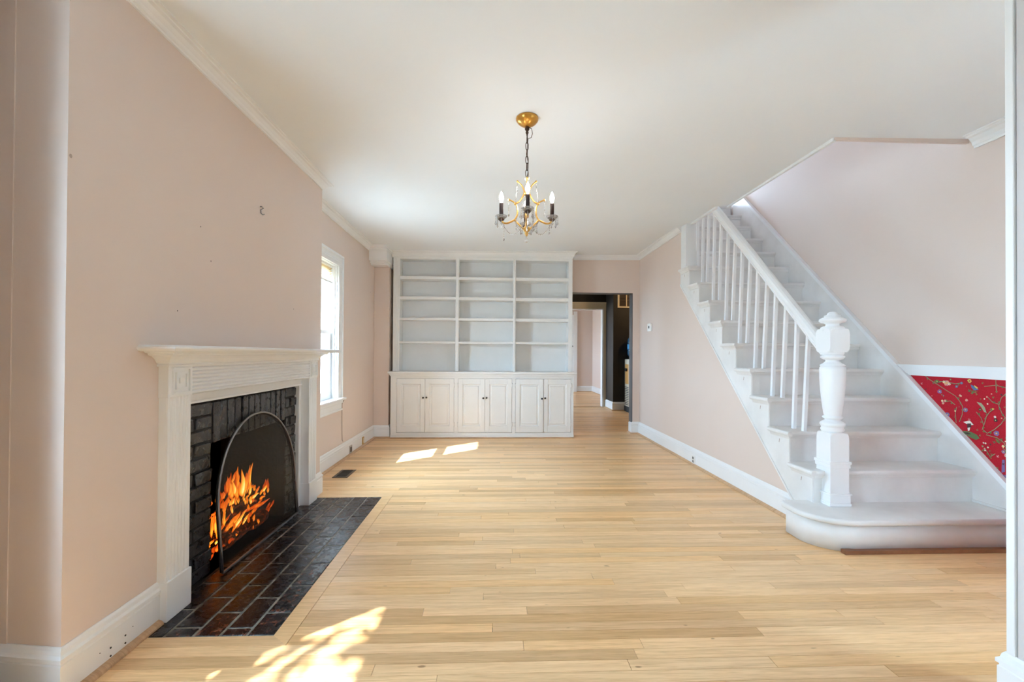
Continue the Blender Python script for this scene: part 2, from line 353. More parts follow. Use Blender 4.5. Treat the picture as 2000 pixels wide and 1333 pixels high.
# ceiling with the stairwell opening
def slab(poly, t=.32):
    m = MB(); n = len(poly); v = [(x, y, zc(x, y)) for x, y in poly]; v += [(x, y, z + t) for x, y, z in v]
    return m.add(v, [tuple(range(n))[::-1], tuple(range(n, 2 * n))] + [(i, (i + 1) % n, (i + 1) % n + n, i + n) for i in range(n)])
ceil = struct('ceiling', slab([(-2.1, -2.8), (3.3, -2.8), (3.3, 2.86), (2.235, 2.86), (2.235, 4.2), (2.13, 4.2), (2.13, YB + .12), (-2.1, YB + .12)]), M_ceil)
struct('trim_1', MB().box(2.225, 2.245, 2.85, 4.2, zc(2.23, 3.5) - .016, zc(2.23, 3.5) + .01).box(2.115, 2.14, 4.2, 4.86, zc(2.1, 4.5) - .018, zc(2.1, 4.5) + .01), M_trim, 'thin white strip along the side edge of the stairwell opening')
struct('trim_2', MB().box(2.235, XS, 2.842, 2.862, zc(2.7, 2.85) - .022, zc(2.7, 2.85) + .01), M_wall, 'pink lip across the front edge of the stairwell opening')

ZT = 2.95
# chimney breast with the fireplace hole (Y 2.05..3.42 below z .93)
wc = MB()
wc.box(-1.9, XW, 1.60, 2.03, -.05, ZT).box(-1.9, XW, 3.45, 3.70, -.05, ZT).box(-1.9, XW, 2.03, 3.45, .957, ZT).box(-2.1, -1.9, 1.75, 3.7, -.6, ZT).box(-2.06, -1.82, 3.3, 3.835, -.6, 6)
wall_chim = struct('wall_chimney', wc, M_wall)
def mark(parent, x, y, z, r, side=1, name='nail_hole'):
    m = MB(); m.add([(x + side * .0006, y + r * math.cos(a), z + r * 1.3 * math.sin(a)) for a in [PI / 3 * k for k in range(6)]], [tuple(range(6))]); obj(name, m, M_cable if r > .004 else M_dark, parent, fix=False)
for y_, z_, r_ in ((2.2, 1.75, .003), (2.28, 1.60, .003), (1.54, 1.80, .006), (2.05, 1.33, .003), (3.2, 1.45, .003)): mark(wall_chim, XW, y_, z_, r_)
# jog and near left wall with two windows
struct('wall_jog', MB().add([(XW, 1.53, -.05), (-1.617, 1.557, -.05), (-1.617, 1.553, -.05), (-1.95, 1.60, -.05), (-1.95, 1.65, -.05), (XW, 1.60, -.05)] + [(XW, 1.53, ZT), (-1.617, 1.557, ZT), (-1.617, 1.553, ZT), (-1.95, 1.60, ZT), (-1.95, 1.65, ZT), (XW, 1.60, ZT)],
   [(i, (i + 1) % 6, (i + 1) % 6 + 6, i + 6) for i in range(6)] + [tuple(range(6)), tuple(range(11, 5, -1))]), M_wall)
def wall_x(x0, x1, y0, y1, holes, z1=ZT):      # wall slab in a plane of constant X with (ya, yb, za, zb) holes
    m = MB(); ys = y0
    for a, b, c, d in sorted(holes):
        m.box(x0, x1, ys, a, -.05, z1); m.box(x0, x1, a, b, -.05, c); m.box(x0, x1, a, b, d, z1); ys = b
    return m.box(x0, x1, ys, y1, -.05, z1)
WZ0, WZ1 = .675, 2.045
struct('light_blocker', MB().box(-1.95, -1.61, 1.20, 1.29, -.05, ZT), M_wall)  # added slab out of view, shades the jog from the near window
struct('wall_near', wall_x(-2.12, XN, -2.7, 1.7, [(-.12, .92, WZ0 - .02, WZ1)]), M_wall)
wl = struct('wall_left', wall_x(-1.82, XL, 3.6, YB + .1, [(3.86, 4.65, WZ0 - .02, WZ1)]), M_wall)
for y_, z_, r_ in ((5.38, 1.75, .005), (5.86, 1.93, .004)): mark(wl, XL, y_, z_, r_)
# wall behind the camera with a wide window
struct('wall_rear', MB().box(-2.1, 1.9, -2.7, -2.58, -.05, ZT), M_wall)
# wall of the entry that ends at the right edge of the view
we = struct('wall_entry', MB().box(1.70, 1.84, -2.7, 1.385, -.05, ZT), M_entry)
struct('trim_3', MB().cbox(1.692, 1.86, 1.388, 1.412, .17, 2.5, .003), M_trim, 'white casing strip on the end of the entry wall')
struct('wall_front', MB().box(1.84, 3.3, -.62, -.5, -.05, ZT), M_wall)
# stair wall, both storeys
ws = struct('wall_stairs', MB().box(XS, XS + .12, -.6, .2, -.05, 5.4).box(XS, XS + .12, .2, .8, -.05, .35).box(XS, XS + .12, .2, .8, 1.9, 5.4).box(XS, XS + .12, .8, YB + .06, -.05, 5.4).box(XS, XS + .12, YB + .06, 7.7, 2.91, 5.4), M_wall)
# right wall under and beyond the stairs
SL = .938
struct('wall_right', MB().prism([(2.86, -.02), (YB + .1, -.02), (YB + .1, ZT), (4.866, ZT), (4.866, 1.94), (2.86, 1.94 - SL * 2.006)], 'x', XR, XR + .1), M_wall)
# post: white end of the wall beside the upper flight
struct('trim_4', MB().cbox(XR - .012, 2.215, 4.745, 4.872, 2.083, zc(2.1, 4.9) - .002, .003), M_trim, 'white cased end of the wall at the head of the stairs')
struct('wall_stairwell', MB().box(XR + .1, 2.215, 4.86, YB, 1.6, 5.4).box(XR + .1, 2.215, YB, 7.7, 2.91, 5.4), M_wall)
# back wall with the opening to the hall
m = MB(); m.box(-1.8, 1.0, YB, YB + .12, -.05, ZT).box(1.98, XR + .15, YB, YB + .12, -.05, ZT).box(1.0, 1.98, YB, YB + .12, 2.018, ZT)
struct('wall_back', m, M_wall)
M_reveal = mat('dark_grey_reveal', (.10, .10, .105), .5)
struct('door_1', MB().box(1.97, 1.981, YB - .001, YB + .125, 0.02, 2.018).box(1.0, 1.981, YB - .001, YB + .125, 2.012, 2.02), M_reveal, 'dark painted reveal of the opening to the hall')
# pilaster in the back left corner and its boxed capital
struct('trim_5', MB().cbox(XL, -1.418, 6.04, YB, 0, 2.35, .004), M_wall, 'narrow pink pilaster between left wall and bookcase')
cap = MB(); YC = 6.04
for z0, z1, d in ((2.29, 2.31, .17), (2.31, 2.335, .20), (2.335, 2.455, .26), (2.455, 2.472, .275), (2.472, 2.492, .30), (2.492, 2.53, .335)):
    cap.cbox(XL - .02, -1.452 + d * .22, YC - d, YB, z0, z1 + .002, .004)
struct('trim_6', cap, M_trim, 'white stepped capital where the corner pilaster meets the ceiling')

# upstairs: walls, floor and light
struct('wall_upper', MB().box(.6, 3.3, 7.6, 7.72, 2.8, 3.5).box(.6, 1.5, 7.6, 7.72, 3.5, 5.4).box(2.9, 3.3, 7.6, 7.72, 3.5, 5.4).box(1.5, 2.9, 7.6, 7.72, 5.0, 5.4)
       .box(.6, .72, 2.4, 7.7, 2.8, 5.4).box(.6, 3.3, 2.4, 2.52, 2.8, 5.4), M_wall)
struct('ceiling_upper', MB().box(.5, 3.4, 2.3, 7.8, 5.3, 5.45), M_ceil)
portal('window_portal', (2.2, 7.72, 4.25), (-R2, 0, 0), 1.4, 1.5)

# mouldings
CROWN = [(0, 0), (0, -.068), (.010, -.068), (.011, -.058), (.018, -.054), (.024, -.038), (.040, -.020), (.054, -.016), (.056, -.010), (.070, -.008), (.070, 0)]
def crown(name, path, side, h=1.0, label=None, d=1.0, z=None):
    m = MB(); m.sweep([(x, y, zc(x, y) if z is None else z) for x, y in path], [(a * d, b * h + .002) for a, b in CROWN], side); return struct(name, m, M_trim, label)
crown('trim_7', [(XW, 1.53), (XW, 3.70), (XL, 3.70)], -1, .86, 'white crown moulding above the chimney breast', 1.0)
crown('trim_8', [(XL, 3.70), (XL, 5.74)], -1, .95, 'white crown moulding above the left window')
crown('trim_9', [(1.12, YB), (XR, YB), (XR, 4.885)], -1, .9, 'white crown moulding over the hall opening and right wall')
crown('trim_10', [(XS, 2.80), (XS, -.5)], -1, 1.25, 'white crown moulding on the stair wall at the right edge', 1.25)
BASE = [(0, 0), (.018, 0), (.018, .118), (.0145, .122), (.0145, .126), (.021, .130), (.021, .142), (.013, .150), (.010, .163), (.004, .172), (0, .172)]
SHOE = [(.012, 0), (.040, 0), (.039, .008), (.032, .016), (.018, .021), (.012, .021)]
def baseb(name, path, side, shoe=True, label=None, h=1.0):
    m = MB(); m.sweep([(x, y, 0) for x, y in path], [(a, b * h) for a, b in BASE], side); o = struct(name, m, M_trim, label)
    if shoe:
        m = MB(); m.sweep([(x, y, 0) for x, y in path], SHOE, side); m.c = [(.5, .4, .3)] * len(m.v); obj('shoe_moulding', m, M_shoe, o)
    return o
b = baseb('baseboard_chimney', [(XN, 1.60), (XW, 1.53), (XW, 1.95)], -1, False, None, 1.0)
m = MB(); m.sweep([(XW, 1.5, 0), (XW, 1.935, 0)], SHOE, -1); m.c = [(.3, .4, .3)] * len(m.v); obj('shoe_moulding', m, M_shoe, b)
holes = MB()
for yy, zz in ((1.765, .062), (1.765, .033), (1.700, .058), (1.700, .028), (1.80, .075), (1.655, .068)):
    r = .0035 if zz < .065 else .0015
    holes.lathe([(0, .0), (r, .0), (r, .002)], (0, 0, 0), 8)
    n = len(holes.v) - 24
    for i in range(n, len(holes.v)): a, b_, c_ = holes.v[i]; holes.v[i] = (XW + .0175 + c_, yy + a, zz + b_)
obj('screw_holes', holes, M_dark, b)
baseb('baseboard_chimney_side', [(XW, 3.54), (XW, 3.70), (XL, 3.70)], -1, False)
baseb('baseboard_left', [(XL, 3.70), (XL, 6.04), (-1.418, 6.04), (-1.418, 6.12)], -1)
baseb('baseboard_right', [(1.98, YB + .12), (1.98, YB), (XR, YB), (XR, 2.84)], -1)
baseb('baseboard_entry', [(1.84, 1.413), (1.70, 1.413), (1.70, -2.5)], -1, False, None, 1.0)
baseb('baseboard_near', [(XN, -2.58), (XN, 1.6)], -1, False)

# windows: window_1 shows beside the chimney breast
def window(name, x, ya, yb, label=None, shadez=None):
    w = thing(name, (x, (ya + yb) / 2, WZ0), label, None, kind='structure')
    cw = .105
    def prof(m, y0, y1, z0, z1): m.cbox(x, x + .02, y0, y1, z0, z1, .004)
    for s, (a, b) in enumerate(((ya - cw, ya + .012), (yb - .012, yb + cw))):
        m = MB(); prof(m, a, b, WZ0, WZ1 - .012); e = (a if s == 0 else b - .022); m.cbox(x + .018, x + .032, e, e + .022, WZ0, WZ1 + cw - .022, .004); obj('side_casing', m, M_trim, w)
    m = MB(); prof(m, ya - cw, yb + cw, WZ1 - .012, WZ1 + cw); m.cbox(x + .018, x + .032, ya - cw, yb + cw, WZ1 + cw - .022, WZ1 + cw, .004); m.cbox(x + .018, x + .026, ya, yb, WZ1 + .03, WZ1 + .04, .002); obj('head_casing', m, M_trim, w)
    obj('stool', MB().cbox(x - .09, x + .06, ya - cw - .03, yb + cw + .03, WZ0 - .026, WZ0, .008), M_trim, w)
    obj('apron', MB().cbox(x, x + .02, ya - cw, yb + cw, WZ0 - .135, WZ0 - .026, .005).cbox(x + .015, x + .032, ya - cw, yb + cw, WZ0 - .06, WZ0 - .026, .005).cbox(x + .015, x + .028, ya - cw, yb + cw, WZ0 - .135, WZ0 - .115, .004), M_trim, w)
    m = MB(); m.box(x - .2, x - .001, ya - .002, ya + .018, WZ0 - .02, WZ1).box(x - .2, x - .001, yb - .018, yb + .002, WZ0 - .02, WZ1).box(x - .2, x - .001, ya, yb, WZ1 - .018, WZ1 + .002).box(x - .25, x - .001, ya, yb, WZ0 - .03, WZ0 - .004)
    m.box(x - .035, x - .02, ya + .018, ya + .032, WZ0, WZ1).box(x - .035, x - .02, yb - .032, yb - .018, WZ0, WZ1)
    obj('jamb_liner', m, M_trim, w)
    zm = 1.345
    for nm, xs, z0, z1 in (('lower_sash', x - .085, WZ0 + .002, zm + .02), ('upper_sash', x - .13, zm - .02, WZ1 - .018)):
        a, b = ya + .02, yb - .02; st = .048; br = .075 if nm[0] == 'l' else .04
        m = MB(); m.cbox(xs, xs + .036, a, a + st, z0, z1, .003).cbox(xs, xs + .036, b - st, b, z0, z1, .003).cbox(xs, xs + .036, a + st, b - st, z0, z0 + br, .003).cbox(xs, xs + .036, a + st, b - st, z1 - (.036 if nm[0] == 'l' else .05), z1, .003)
        so = obj(nm, m, M_trim, w); obj('pane', MB().box(xs + .016, xs + .019, a + st - .006, b - st + .006, z0 + br - .006, z1 - .03), M_glass, so)
        if nm[0] == 'l': obj('sash_lock', MB().cbox(xs + .004, xs + .03, (ya + yb) / 2 - .03, (ya + yb) / 2 + .03, z1, z1 + .014, .004), M_steel, so)
    return w
window('window_1', XL, 3.86, 4.65)
window('window_2', XN, -.12, .92)
w4 = thing('window_3', (XS + .05, .5, .35), None, None, kind='structure')
obj('frame', MB().box(XS - .015, XS + .1, .19, .26, .33, 1.92).box(XS - .015, XS + .1, .74, .81, .33, 1.92).box(XS - .03, XS + .1, .19, .81, .33, .4).box(XS - .015, XS + .1, .19, .81, 1.85, 1.92).box(XS + .03, XS + .07, .26, .74, 1.28, 1.31), M_trim, w4)
obj('pane', MB().box(XS + .048, XS + .051, .26, .74, .4, 1.85), M_glass, w4)

# hall beyond the opening, and the room beyond that
HZ = 2.75
struct('wall_hall_left', wall_x(-1.8, -1.6, YB + .12, 9.5, [(8.5, 9.3, .9, 1.8)], HZ), M_hallwall)
struct('wall_hall_back', MB().box(-1.7, .5, 9.5, 9.62, -.05, HZ).box(2.335, 2.62, 9.5, 9.62, -.05, HZ).box(.5, 2.335, 9.5, 9.62, 2.11, HZ), M_hallwall)
struct('wall_hall_right', MB().box(2.39, 4.3, 8.9, 9.5, -.05, HZ).box(4.2, 4.3, YB + .12, 9.0, -.05, HZ).box(2.2, 4.3, YB + .05, YB + .12, -.05, HZ).box(-1.7, .95, YB + .12, YB + .125, 0, HZ).box(.9, 2.2, YB + .12, YB + .126, 2.03, HZ), M_hallwall)
struct('ceiling_hall', MB().box(-1.8, 4.4, YB + .1, 13.5, HZ, HZ + .15), M_ceil)
portal('window_portal', (-1.82, 8.9, 1.35), (0, -R2, 0), .9, .8)
hl = bpy.data.lights.new('hall_lamp', 'POINT'); hl.energy = 16; hl.color = (1, .66, .34); hl.shadow_soft_size = .12
hlo = bpy.data.objects.new('hall_lamp', hl); C.objects.link(hlo); hlo.location = (3.3, 7.7, 2.4)
d2 = thing('door_2', (2.33, 9.5, 0), 'cream cased doorway at the far side of the hall', None, kind='structure')
obj('side_casing', MB().cbox(2.335, 2.44, 9.475, 9.5, 0, 2.109, .001).cbox(2.42, 2.445, 9.465, 9.5, 0, 2.224, .004), M_cream, d2)
obj('head_casing', MB().cbox(.4, 2.44, 9.475, 9.5, 2.11, 2.245, .001).cbox(.4, 2.445, 9.465, 9.5, 2.225, 2.25, .004), M_cream, d2)
obj('jamb', MB().box(2.31, 2.334, 9.48, 9.63, 0, 2.089).box(.5, 2.334, 9.48, 9.63, 2.09, 2.109), M_trim, d2)
obj('threshold', MB().box(.5, 2.32, 9.47, 9.64, 0, .008), M_shoe, d2).data.color_attributes.new('tint', 'FLOAT_COLOR', 'POINT')
baseb('baseboard_hall', [(4.2, 8.9), (2.39, 8.9), (2.39, 9.46)], 1)
struct('wall_far_right', MB().box(2.93, 3.05, 9.62, 13.4, -.05, HZ), M_wall)
struct('wall_far_back', MB().box(-1.7, 3.0, 13.25, 13.4, -.05, HZ), M_wall)
struct('wall_far_left', wall_x(-1.8, -1.6, 9.6, 13.4, [(11.2, 12.4, .8, 1.8)], HZ), M_wall)
portal('window_portal', (-1.82, 11.8, 1.3), (0, -R2, 0), 1.0, 1.2)
baseb('baseboard_far', [(2.0, 13.25), (2.93, 13.25), (2.93, 9.62)], -1)
d3 = thing('door_3', (2.2, 13.25, 0), 'white door in the far room just past the bookcase edge', None, kind='structure')
obj('slab', MB().cbox(1.5, 2.42, 13.20, 13.245, .01, 2.3, .004).cbox(2.36, 2.46, 13.19, 13.25, .0, 2.4, .004), M_trim, d3)
obj('knob', MB().ball((2.31, 13.17, 1.36), .025).box(2.30, 2.32, 13.17, 13.2, 1.35, 1.37), M_steel, d3)

# ------------------------------------------------------------------ fireplace: facing bricks, firebox, hearth
XB = -1.462
fp = thing('fireplace', (XB, 2.78, 0), 'black painted brick fireplace set in the pink chimney breast', 'fireplace')
m = MB(); m.box(XB - .09, XB - .008, 2.05, 2.372, 0, .93).box(XB - .09, XB - .008, 3.186, 3.45, 0, .93).box(XB - .09, XB - .008, 2.372, 3.186, .672, .93)
obj('mortar_bed', m, M_mortar, fp)
m = MB(); m.box(-1.93, XB - .05, 2.33, 2.374, 0, .95).box(-1.93, XB - .05, 3.184, 3.23, 0, .95).box(-1.96, -1.9, 2.33, 3.23, 0, .95).box(-1.93, XB - .05, 2.33, 3.23, .90, .95).box(-1.93, XB - .0, 2.33, 3.23, -.02, -.004)
obj('firebox', m, M_soot, fp)
rb = random.Random(5)
def brick(mb, x0, x1, y0, y1, z0, z1, j=.004, t=None):
    c = [[(x0, y0, z0), (x1, y0, z0), (x1, y1, z0), (x0, y1, z0)], [(x0, y0, z1), (x1, y0, z1), (x1, y1, z1), (x0, y1, z1)]]
    vs = [tuple(q + rb.uniform(-j, j) * .5 for q in p) for r in c for p in r]
    bm = bmesh.new(); V = [bm.verts.new(p) for p in vs]
    for f in ((0, 3, 2, 1), (4, 5, 6, 7), (0, 1, 5, 4), (1, 2, 6, 5), (2, 3, 7, 6), (3, 0, 4, 7)): bm.faces.new([V[i] for i in f])
    bmesh.ops.bevel(bm, geom=bm.edges[:], offset=.0035, segments=1, affect='EDGES'); bm.verts.index_update()
    mb.add([v.co[:] for v in bm.verts], [[v.index for v in f.verts] for f in bm.faces], False, t); bm.free(); return mb
for k in range(12):                                          # soldier course
    y0 = 2.381 + k * .0668
    obj('soldier_brick', brick(MB(), XB - .06, XB + rb.uniform(-.003, .004), y0 + .004, y0 + .060, .674, .886), M_brick, fp)
for side, (a, b) in enumerate(((2.075, 2.374), (3.188, 3.43))):
    for r in range(13):
        z1 = .886 - r * .0685; z0 = z1 - .058
        if z0 < .0: z0 = .004
        if r % 2 == 0: segs = [(a, b)] if side else [(a, a + .085), (a + .096, b)]
        else: segs = [(a, a + .105), (a + .117, b)] if side == 0 else [(a, a + .058), (a + .069, b)]
        if r % 2 == 0 and side == 0: segs = [(a - .02, a + .05), (a + .061, b)]
        if r % 2 == 1 and side == 0: segs = [(a, a + .16), (a + .171, b)]
        for s0, s1 in segs: obj('brick', brick(MB(), XB - .06, XB + rb.uniform(-.004, .004), s0 + .003, s1 - .003, z0, z1, .006), M_brick, fp)
hearth = thing('hearth', (-1.14, 2.7, 0), 'flush hearth of worn black painted bricks in front of the fireplace', 'hearth')
obj('mortar_bed', MB().box(HX0, HX1 - .002, HY0, HY1, -.03, -.0004), M_hmortar, hearth)
obj('mortar_bed', MB().box(-1.9, HX0, 2.08, 3.40, -.03, -.004), M_mortar, hearth)
cols = [(-.887, -.991), (-.999, -1.097), (-1.105, -1.203), (-1.211, -1.317), (-1.325, -1.44)]
for ci, (xa, xb) in enumerate(cols):
    ph = (-.068, -.175, -.06, -.165, -.03)[ci]; y = HY0 + ph
    while y < HY1:
        a, b_ = max(y, HY0), min(y + .2285, HY1)
        if HY1 - b_ < .05: b_ = HY1
        if b_ - a > .04 or a == HY0:
            edge = (.85 if ci == 0 else .1) * (1.0 if a < 2.3 else .25); edge = max(edge, .85 if a < HY0 + .03 and ci < 4 else 0)
            o = obj('brick', brick(MB(), xb, xa, a + .0035, b_ - .0035, -.03, .002 + rb.uniform(-.001, .001), .002, (edge, rb.random(), 0)), M_hearth, hearth)
        y = b_ if b_ == HY1 else y + .2285

# mantelpiece
XF = -1.383
mp = thing('mantelpiece', (-1.40, 2.74, 0), 'white painted wooden fireplace mantel with reeded frieze and fluted pilasters', 'mantel')
def leg(y0, y1, near):
    p = obj('pilaster', MB().box(XW - .04, XF - .006, y0, y1, .165, .955), M_trim, mp)
    fl = MB(); n = 6; mar = .012; wd = (y1 - y0 - 2 * mar) / n
    poly = [(XF - .008, y0 + .0), (XF, y0 + .001), (XF, y0 + mar)]
    for k in range(n):
        a = y0 + mar + k * wd; g = wd * .5
        poly += [(XF - .001, a + .003), (XF - .0065, a + wd * .28), (XF - .0065, a + wd * .45), (XF, a + wd * .72), (XF, a + wd)]
    poly += [(XF, y1 - .001), (XF - .008, y1)]
    fl.prism(poly, 'z', .165, .953); obj('fluting', fl, M_trim, p)
    obj('plinth_block', MB().cbox(XW - .04, XF + .008, y0 - .004, y1 + .006, 0.002, .168, .003), M_trim, mp)
    c = MB(); c.cbox(XW - .04, XF + .004, y0 - .003, y1 + .003, .95, 1.086, .002); cy = (y0 + y1) / 2; cz = 1.02
    blk = obj('corner_block', c, M_trim, mp)
    r = MB()
    for h0, h1, d in ((.049, .056, .009), (.029, .036, .009)):      # square rings
        for a, b_, c_, d_ in ((-h1, h1, h0, h1), (-h1, h1, -h1, -h0), (-h1, -h0, -h0, h0), (h0, h1, -h0, h0)): r.box(XF + .003, XF + .003 + d, cy + a, cy + b_, cz + c_, cz + d_)
    r.cbox(XF + .003, XF + .012, cy - .013, cy + .013, cz - .013, cz + .013, .003)
    obj('square_rosette', r, M_trim, blk)
leg(1.945, 2.09, True); leg(3.392, 3.53, False)
fz = MB(); poly = [(XW - .04, .952), (XF - .004, .952)]      # reeds: half rounds
nr = 7; h = (1.078 - .952) / nr
for k in range(nr):
    z0 = .952 + k * h
    for t in range(0, 6):
        a = PI * t / 5; poly.append((XF - .006 + .009 * math.sin(a), z0 + h * (.5 - .42 * math.cos(a))))
    poly.append((XF - .006, z0 + h * .97))
poly += [(XF - .004, 1.086), (XW - .04, 1.086)]
fz.prism([(a, b_) for a, b_ in poly], 'y', 2.094, 3.388); obj('reeded_frieze', fz, M_trim, mp)
fa = MB(); fa.cbox(XW - .075, XW - .022, 2.09, 3.392, .905, .956, .003).cbox(XW - .075, XW - .016, 2.09, 3.392, .898, .910, .003)
fa.cbox(XW - .075, XW - .0225, 3.356, 3.392, .002, .899, .002).cbox(XW - .075, XW - .017, 3.344, 3.3565, .002, .8985, .002).cbox(XW - .075, XW - .0225, 2.09, 2.105, .002, .899, .002)
obj('inner_fascia', fa, M_trim, mp)
bed = MB(); bed.sweep([(XW, 1.945, 1.15), (XF, 1.945, 1.15), (XF, 3.53, 1.15), (XW, 3.53, 1.15)],
    [(-.01, -.068), (.010, -.068), (.014, -.062), (.010, -.056), (.012, -.053), (.018, -.048), (.026, -.036), (.042, -.024), (.062, -.018), (.064, -.011), (.078, -.009), (.084, -.004), (.085, .002), (-.01, .002)], -1)
obj('bed_moulding', bed, M_trim, mp)
sh = MB(); pr = [(-.02, 0), (.095, 0), (.106, .004), (.113, .012), (.113, .018), (.108, .024), (.100, .027), (-.02, .027)]
sh.sweep([(XW, 1.938, 1.147), (XF, 1.938, 1.147), (XF, 3.63, 1.141), (XW, 3.63, 1.141)], pr, -1); sh.add([(XW - .01, 1.9, 1.17), (XF + .05, 1.9, 1.17), (XF + .05, 3.68, 1.164), (XW - .01, 3.68, 1.164)], [(0, 1, 2, 3)])
obj('mantel_shelf', sh, M_trim, mp)

# fire screen leaning on the opening
SX, SY, SR, SZ = -1.385, 2.785, .437, .330
def lean(z): return SX - .058 * z / .77
scr = thing('fire_screen', (SX, SY, 0), 'black arched wire mesh fire screen with a thin steel rim', 'fire screen')
arch = [(lean(z), SY - SR, z) for z in (.012, .12, .24)] + [(lean(SZ + .445 * math.sin(a)), SY - SR * math.cos(a), SZ + .445 * math.sin(a)) for a in [PI * k / 32 for k in range(33)]] + [(lean(z), SY + SR, z) for z in (.24, .12, .012)]
obj('rim', MB().tube(arch, .0065, 8), M_steel, scr)
arch2 = [(x - .012, y, z) for x, y, z in arch]; obj('back_rim', MB().tube([(x, SY + (y - SY) * .985, SZ * 0 + z * .988) for x, y, z in arch2], .006, 8), M_black, scr)
obj('wire_mesh', MB().add([(x - .003, y, z) for x, y, z in arch], [tuple(range(len(arch)))]), M_mesh, scr)
obj('bottom_rail', MB().cbox(SX - .006, SX + .005, SY - SR, SY + SR, .006, .018, .002), M_steel, scr)
for yy in (SY - .36, SY + .36): obj('foot', MB().cbox(SX - .05, SX + .012, yy - .012, yy + .012, .003, .012, .002), M_black, scr)

# burning logs behind the screen
fire = thing('log_fire', (-1.55, 2.75, 0), 'log fire burning with orange flames behind the mesh screen', 'fire')
FL= [(2.706, 0.286, 2.714, 0.453, 0.0649, 1), (2.664, 0.308, 2.651, 0.407, 0.0376, 0.95), (2.677, 0.348, 2.671, 0.477, 0.0273, 0.55), (2.743, 0.286, 2.738, 0.358, 0.0273, 0.8), (2.777, 0.273, 2.798, 0.353, 0.0328, 0.95), (2.791, 0.305, 2.835, 0.461, 0.0341, 0.8), (2.814, 0.336, 2.82, 0.402, 0.0232, 0.9), (2.621, 0.392, 2.654, 0.439, 0.0232, 0.5), (2.595, 0.341, 2.603, 0.437, 0.0232, 0.5), (2.563, 0.32, 2.561, 0.367, 0.0178, 0.5), (2.63, 0.267, 2.646, 0.309, 0.0273, 0.9), (2.6, 0.269, 2.603, 0.307, 0.0232, 0.8), (2.617, 0.22, 2.597, 0.274, 0.0178, 0.85), (2.539, 0.275, 2.534, 0.33, 0.015, 0.45), (2.835, 0.238, 2.925, 0.242, 0.0259, 1), (2.942, 0.245, 3.006, 0.271, 0.0232, 0.9), (3.003, 0.217, 3.011, 0.251, 0.0137, 0.8), (2.858, 0.275, 2.862, 0.296, 0.0137, 0.7), (2.828, 0.204, 2.815, 0.255, 0.0246, 0.95), (2.9, 0.21, 2.977, 0.207, 0.0205, 0.6), (3.03, 0.232, 3.042, 0.306, 0.0109, 0.35), (2.721, 0.256, 2.717, 0.29, 0.0205, 0.9), (2.553, 0.181, 2.565, 0.243, 0.0205, 0.85), (2.528, 0.18, 2.52, 0.289, 0.0205, 0.75), (2.579, 0.16, 2.673, 0.2, 0.0232, 0.6), (2.646, 0.118, 2.805, 0.186, 0.0328, 0.95), (2.702, 0.124, 2.779, 0.166, 0.0205, 0.95), (2.838, 0.093, 2.845, 0.133, 0.0178, 0.6), (2.887, 0.059, 2.878, 0.095, 0.0109, 0.6), (2.853, 0.131, 2.893, 0.164, 0.0123, 0.55), (2.805, 0.182, 3.049, 0.161, 0.03, 0.35), (3.06, 0.102, 3.115, 0.135, 0.0137, 0.25), (2.497, 0.15, 2.492, 0.284, 0.03, 0.95), (2.484, 0.219, 2.495, 0.267, 0.0178, 0.8), (2.468, 0.11, 2.499, 0.116, 0.0178, 0.9), (2.475, 0.066, 2.505, 0.087, 0.03, 0.35), (2.47, 0.317, 2.482, 0.343, 0.0178, 0.3), (2.43, 0.276, 2.468, 0.281, 0.015, 0.4), (2.668, 0.071, 2.669, 0.088, 0.0123, 0.6), (2.633, 0.131, 2.625, 0.165, 0.0164, 0.3), (2.568, 0.079, 2.634, 0.071, 0.0273, 0.15)]
rf = random.Random(3)
FX = []
for (y0, z0, y1, z1, wd, ht) in FL:
    FX.append((y0, z0, y1, z1, wd * 1.1, ht, 0))
    for q in range(3):
        dy, dz, sc = rf.gauss(0, wd * .45), rf.gauss(0, .012), rf.uniform(.55, .95)
        FX.append((y0 + dy, z0 + dz - .01, y0 + dy + (y1 - y0) * sc + rf.gauss(0, .012), z0 + dz + (z1 - z0) * sc, wd * rf.uniform(.45, .9), ht * rf.uniform(.45, .8), -.012 - .01 * q))
for i, (y0, z0, y1, z1, wd, ht, dx) in enumerate(FX):
    z0 = max(z0, .02); mb = MB(); n = 12; x = -1.50 + dx + (rf.random() - .5) * .03; L = math.hypot(y1 - y0, z1 - z0) or .01
    px, pz = -(z1 - z0) / L, (y1 - y0) / L; ph = rf.random() * 6; vs = []; cs = []; fs = []
    for k in range(n):
        t = k / (n - 1); wv = math.sin(ph + t * 6) * .22 * wd * t; r = wd * .5 * math.sin(PI * (t ** .62)) ** .85 * (1 - .35 * t) + .0004
        cy, cz = y0 + (y1 - y0) * t + px * wv, z0 + (z1 - z0) * t + pz * wv
        for e, d in ((1, 0), (0, .007), (-1, 0), (0, -.007)):
            vs.append((x + d * math.sin(PI * t), cy + px * r * e, cz + pz * r * e)); hh = ht * (1 - .6 * t ** 1.6) * (.35 + .65 * min(1, t * 5)) * (1 if e == 0 else .30); cs.append((hh, hh, hh))
        if k:
            for e in range(4): a = (k - 1) * 4; fs.append((a + e, a + (e + 1) % 4, a + 4 + (e + 1) % 4, a + 4 + e))
    mb.add(vs, fs, True, cs); obj('flame', mb, M_flame, fire)
for (ya, za, yb, zb, xx, r) in ((2.50, .07, 3.12, .10, -1.66, .055), (2.58, .06, 3.05, .055, -1.55, .045), (2.52, .14, 2.98, .26, -1.60, .04)):
    pts = [(xx + .01 * math.sin(t * 9), ya + (yb - ya) * t, za + (zb - za) * t) for t in [k / 8 for k in range(9)]]
    obj('log', MB().tube(pts, [r * (1 + .12 * math.sin(k * 2.3)) for k in range(9)], 10), M_log, fire)

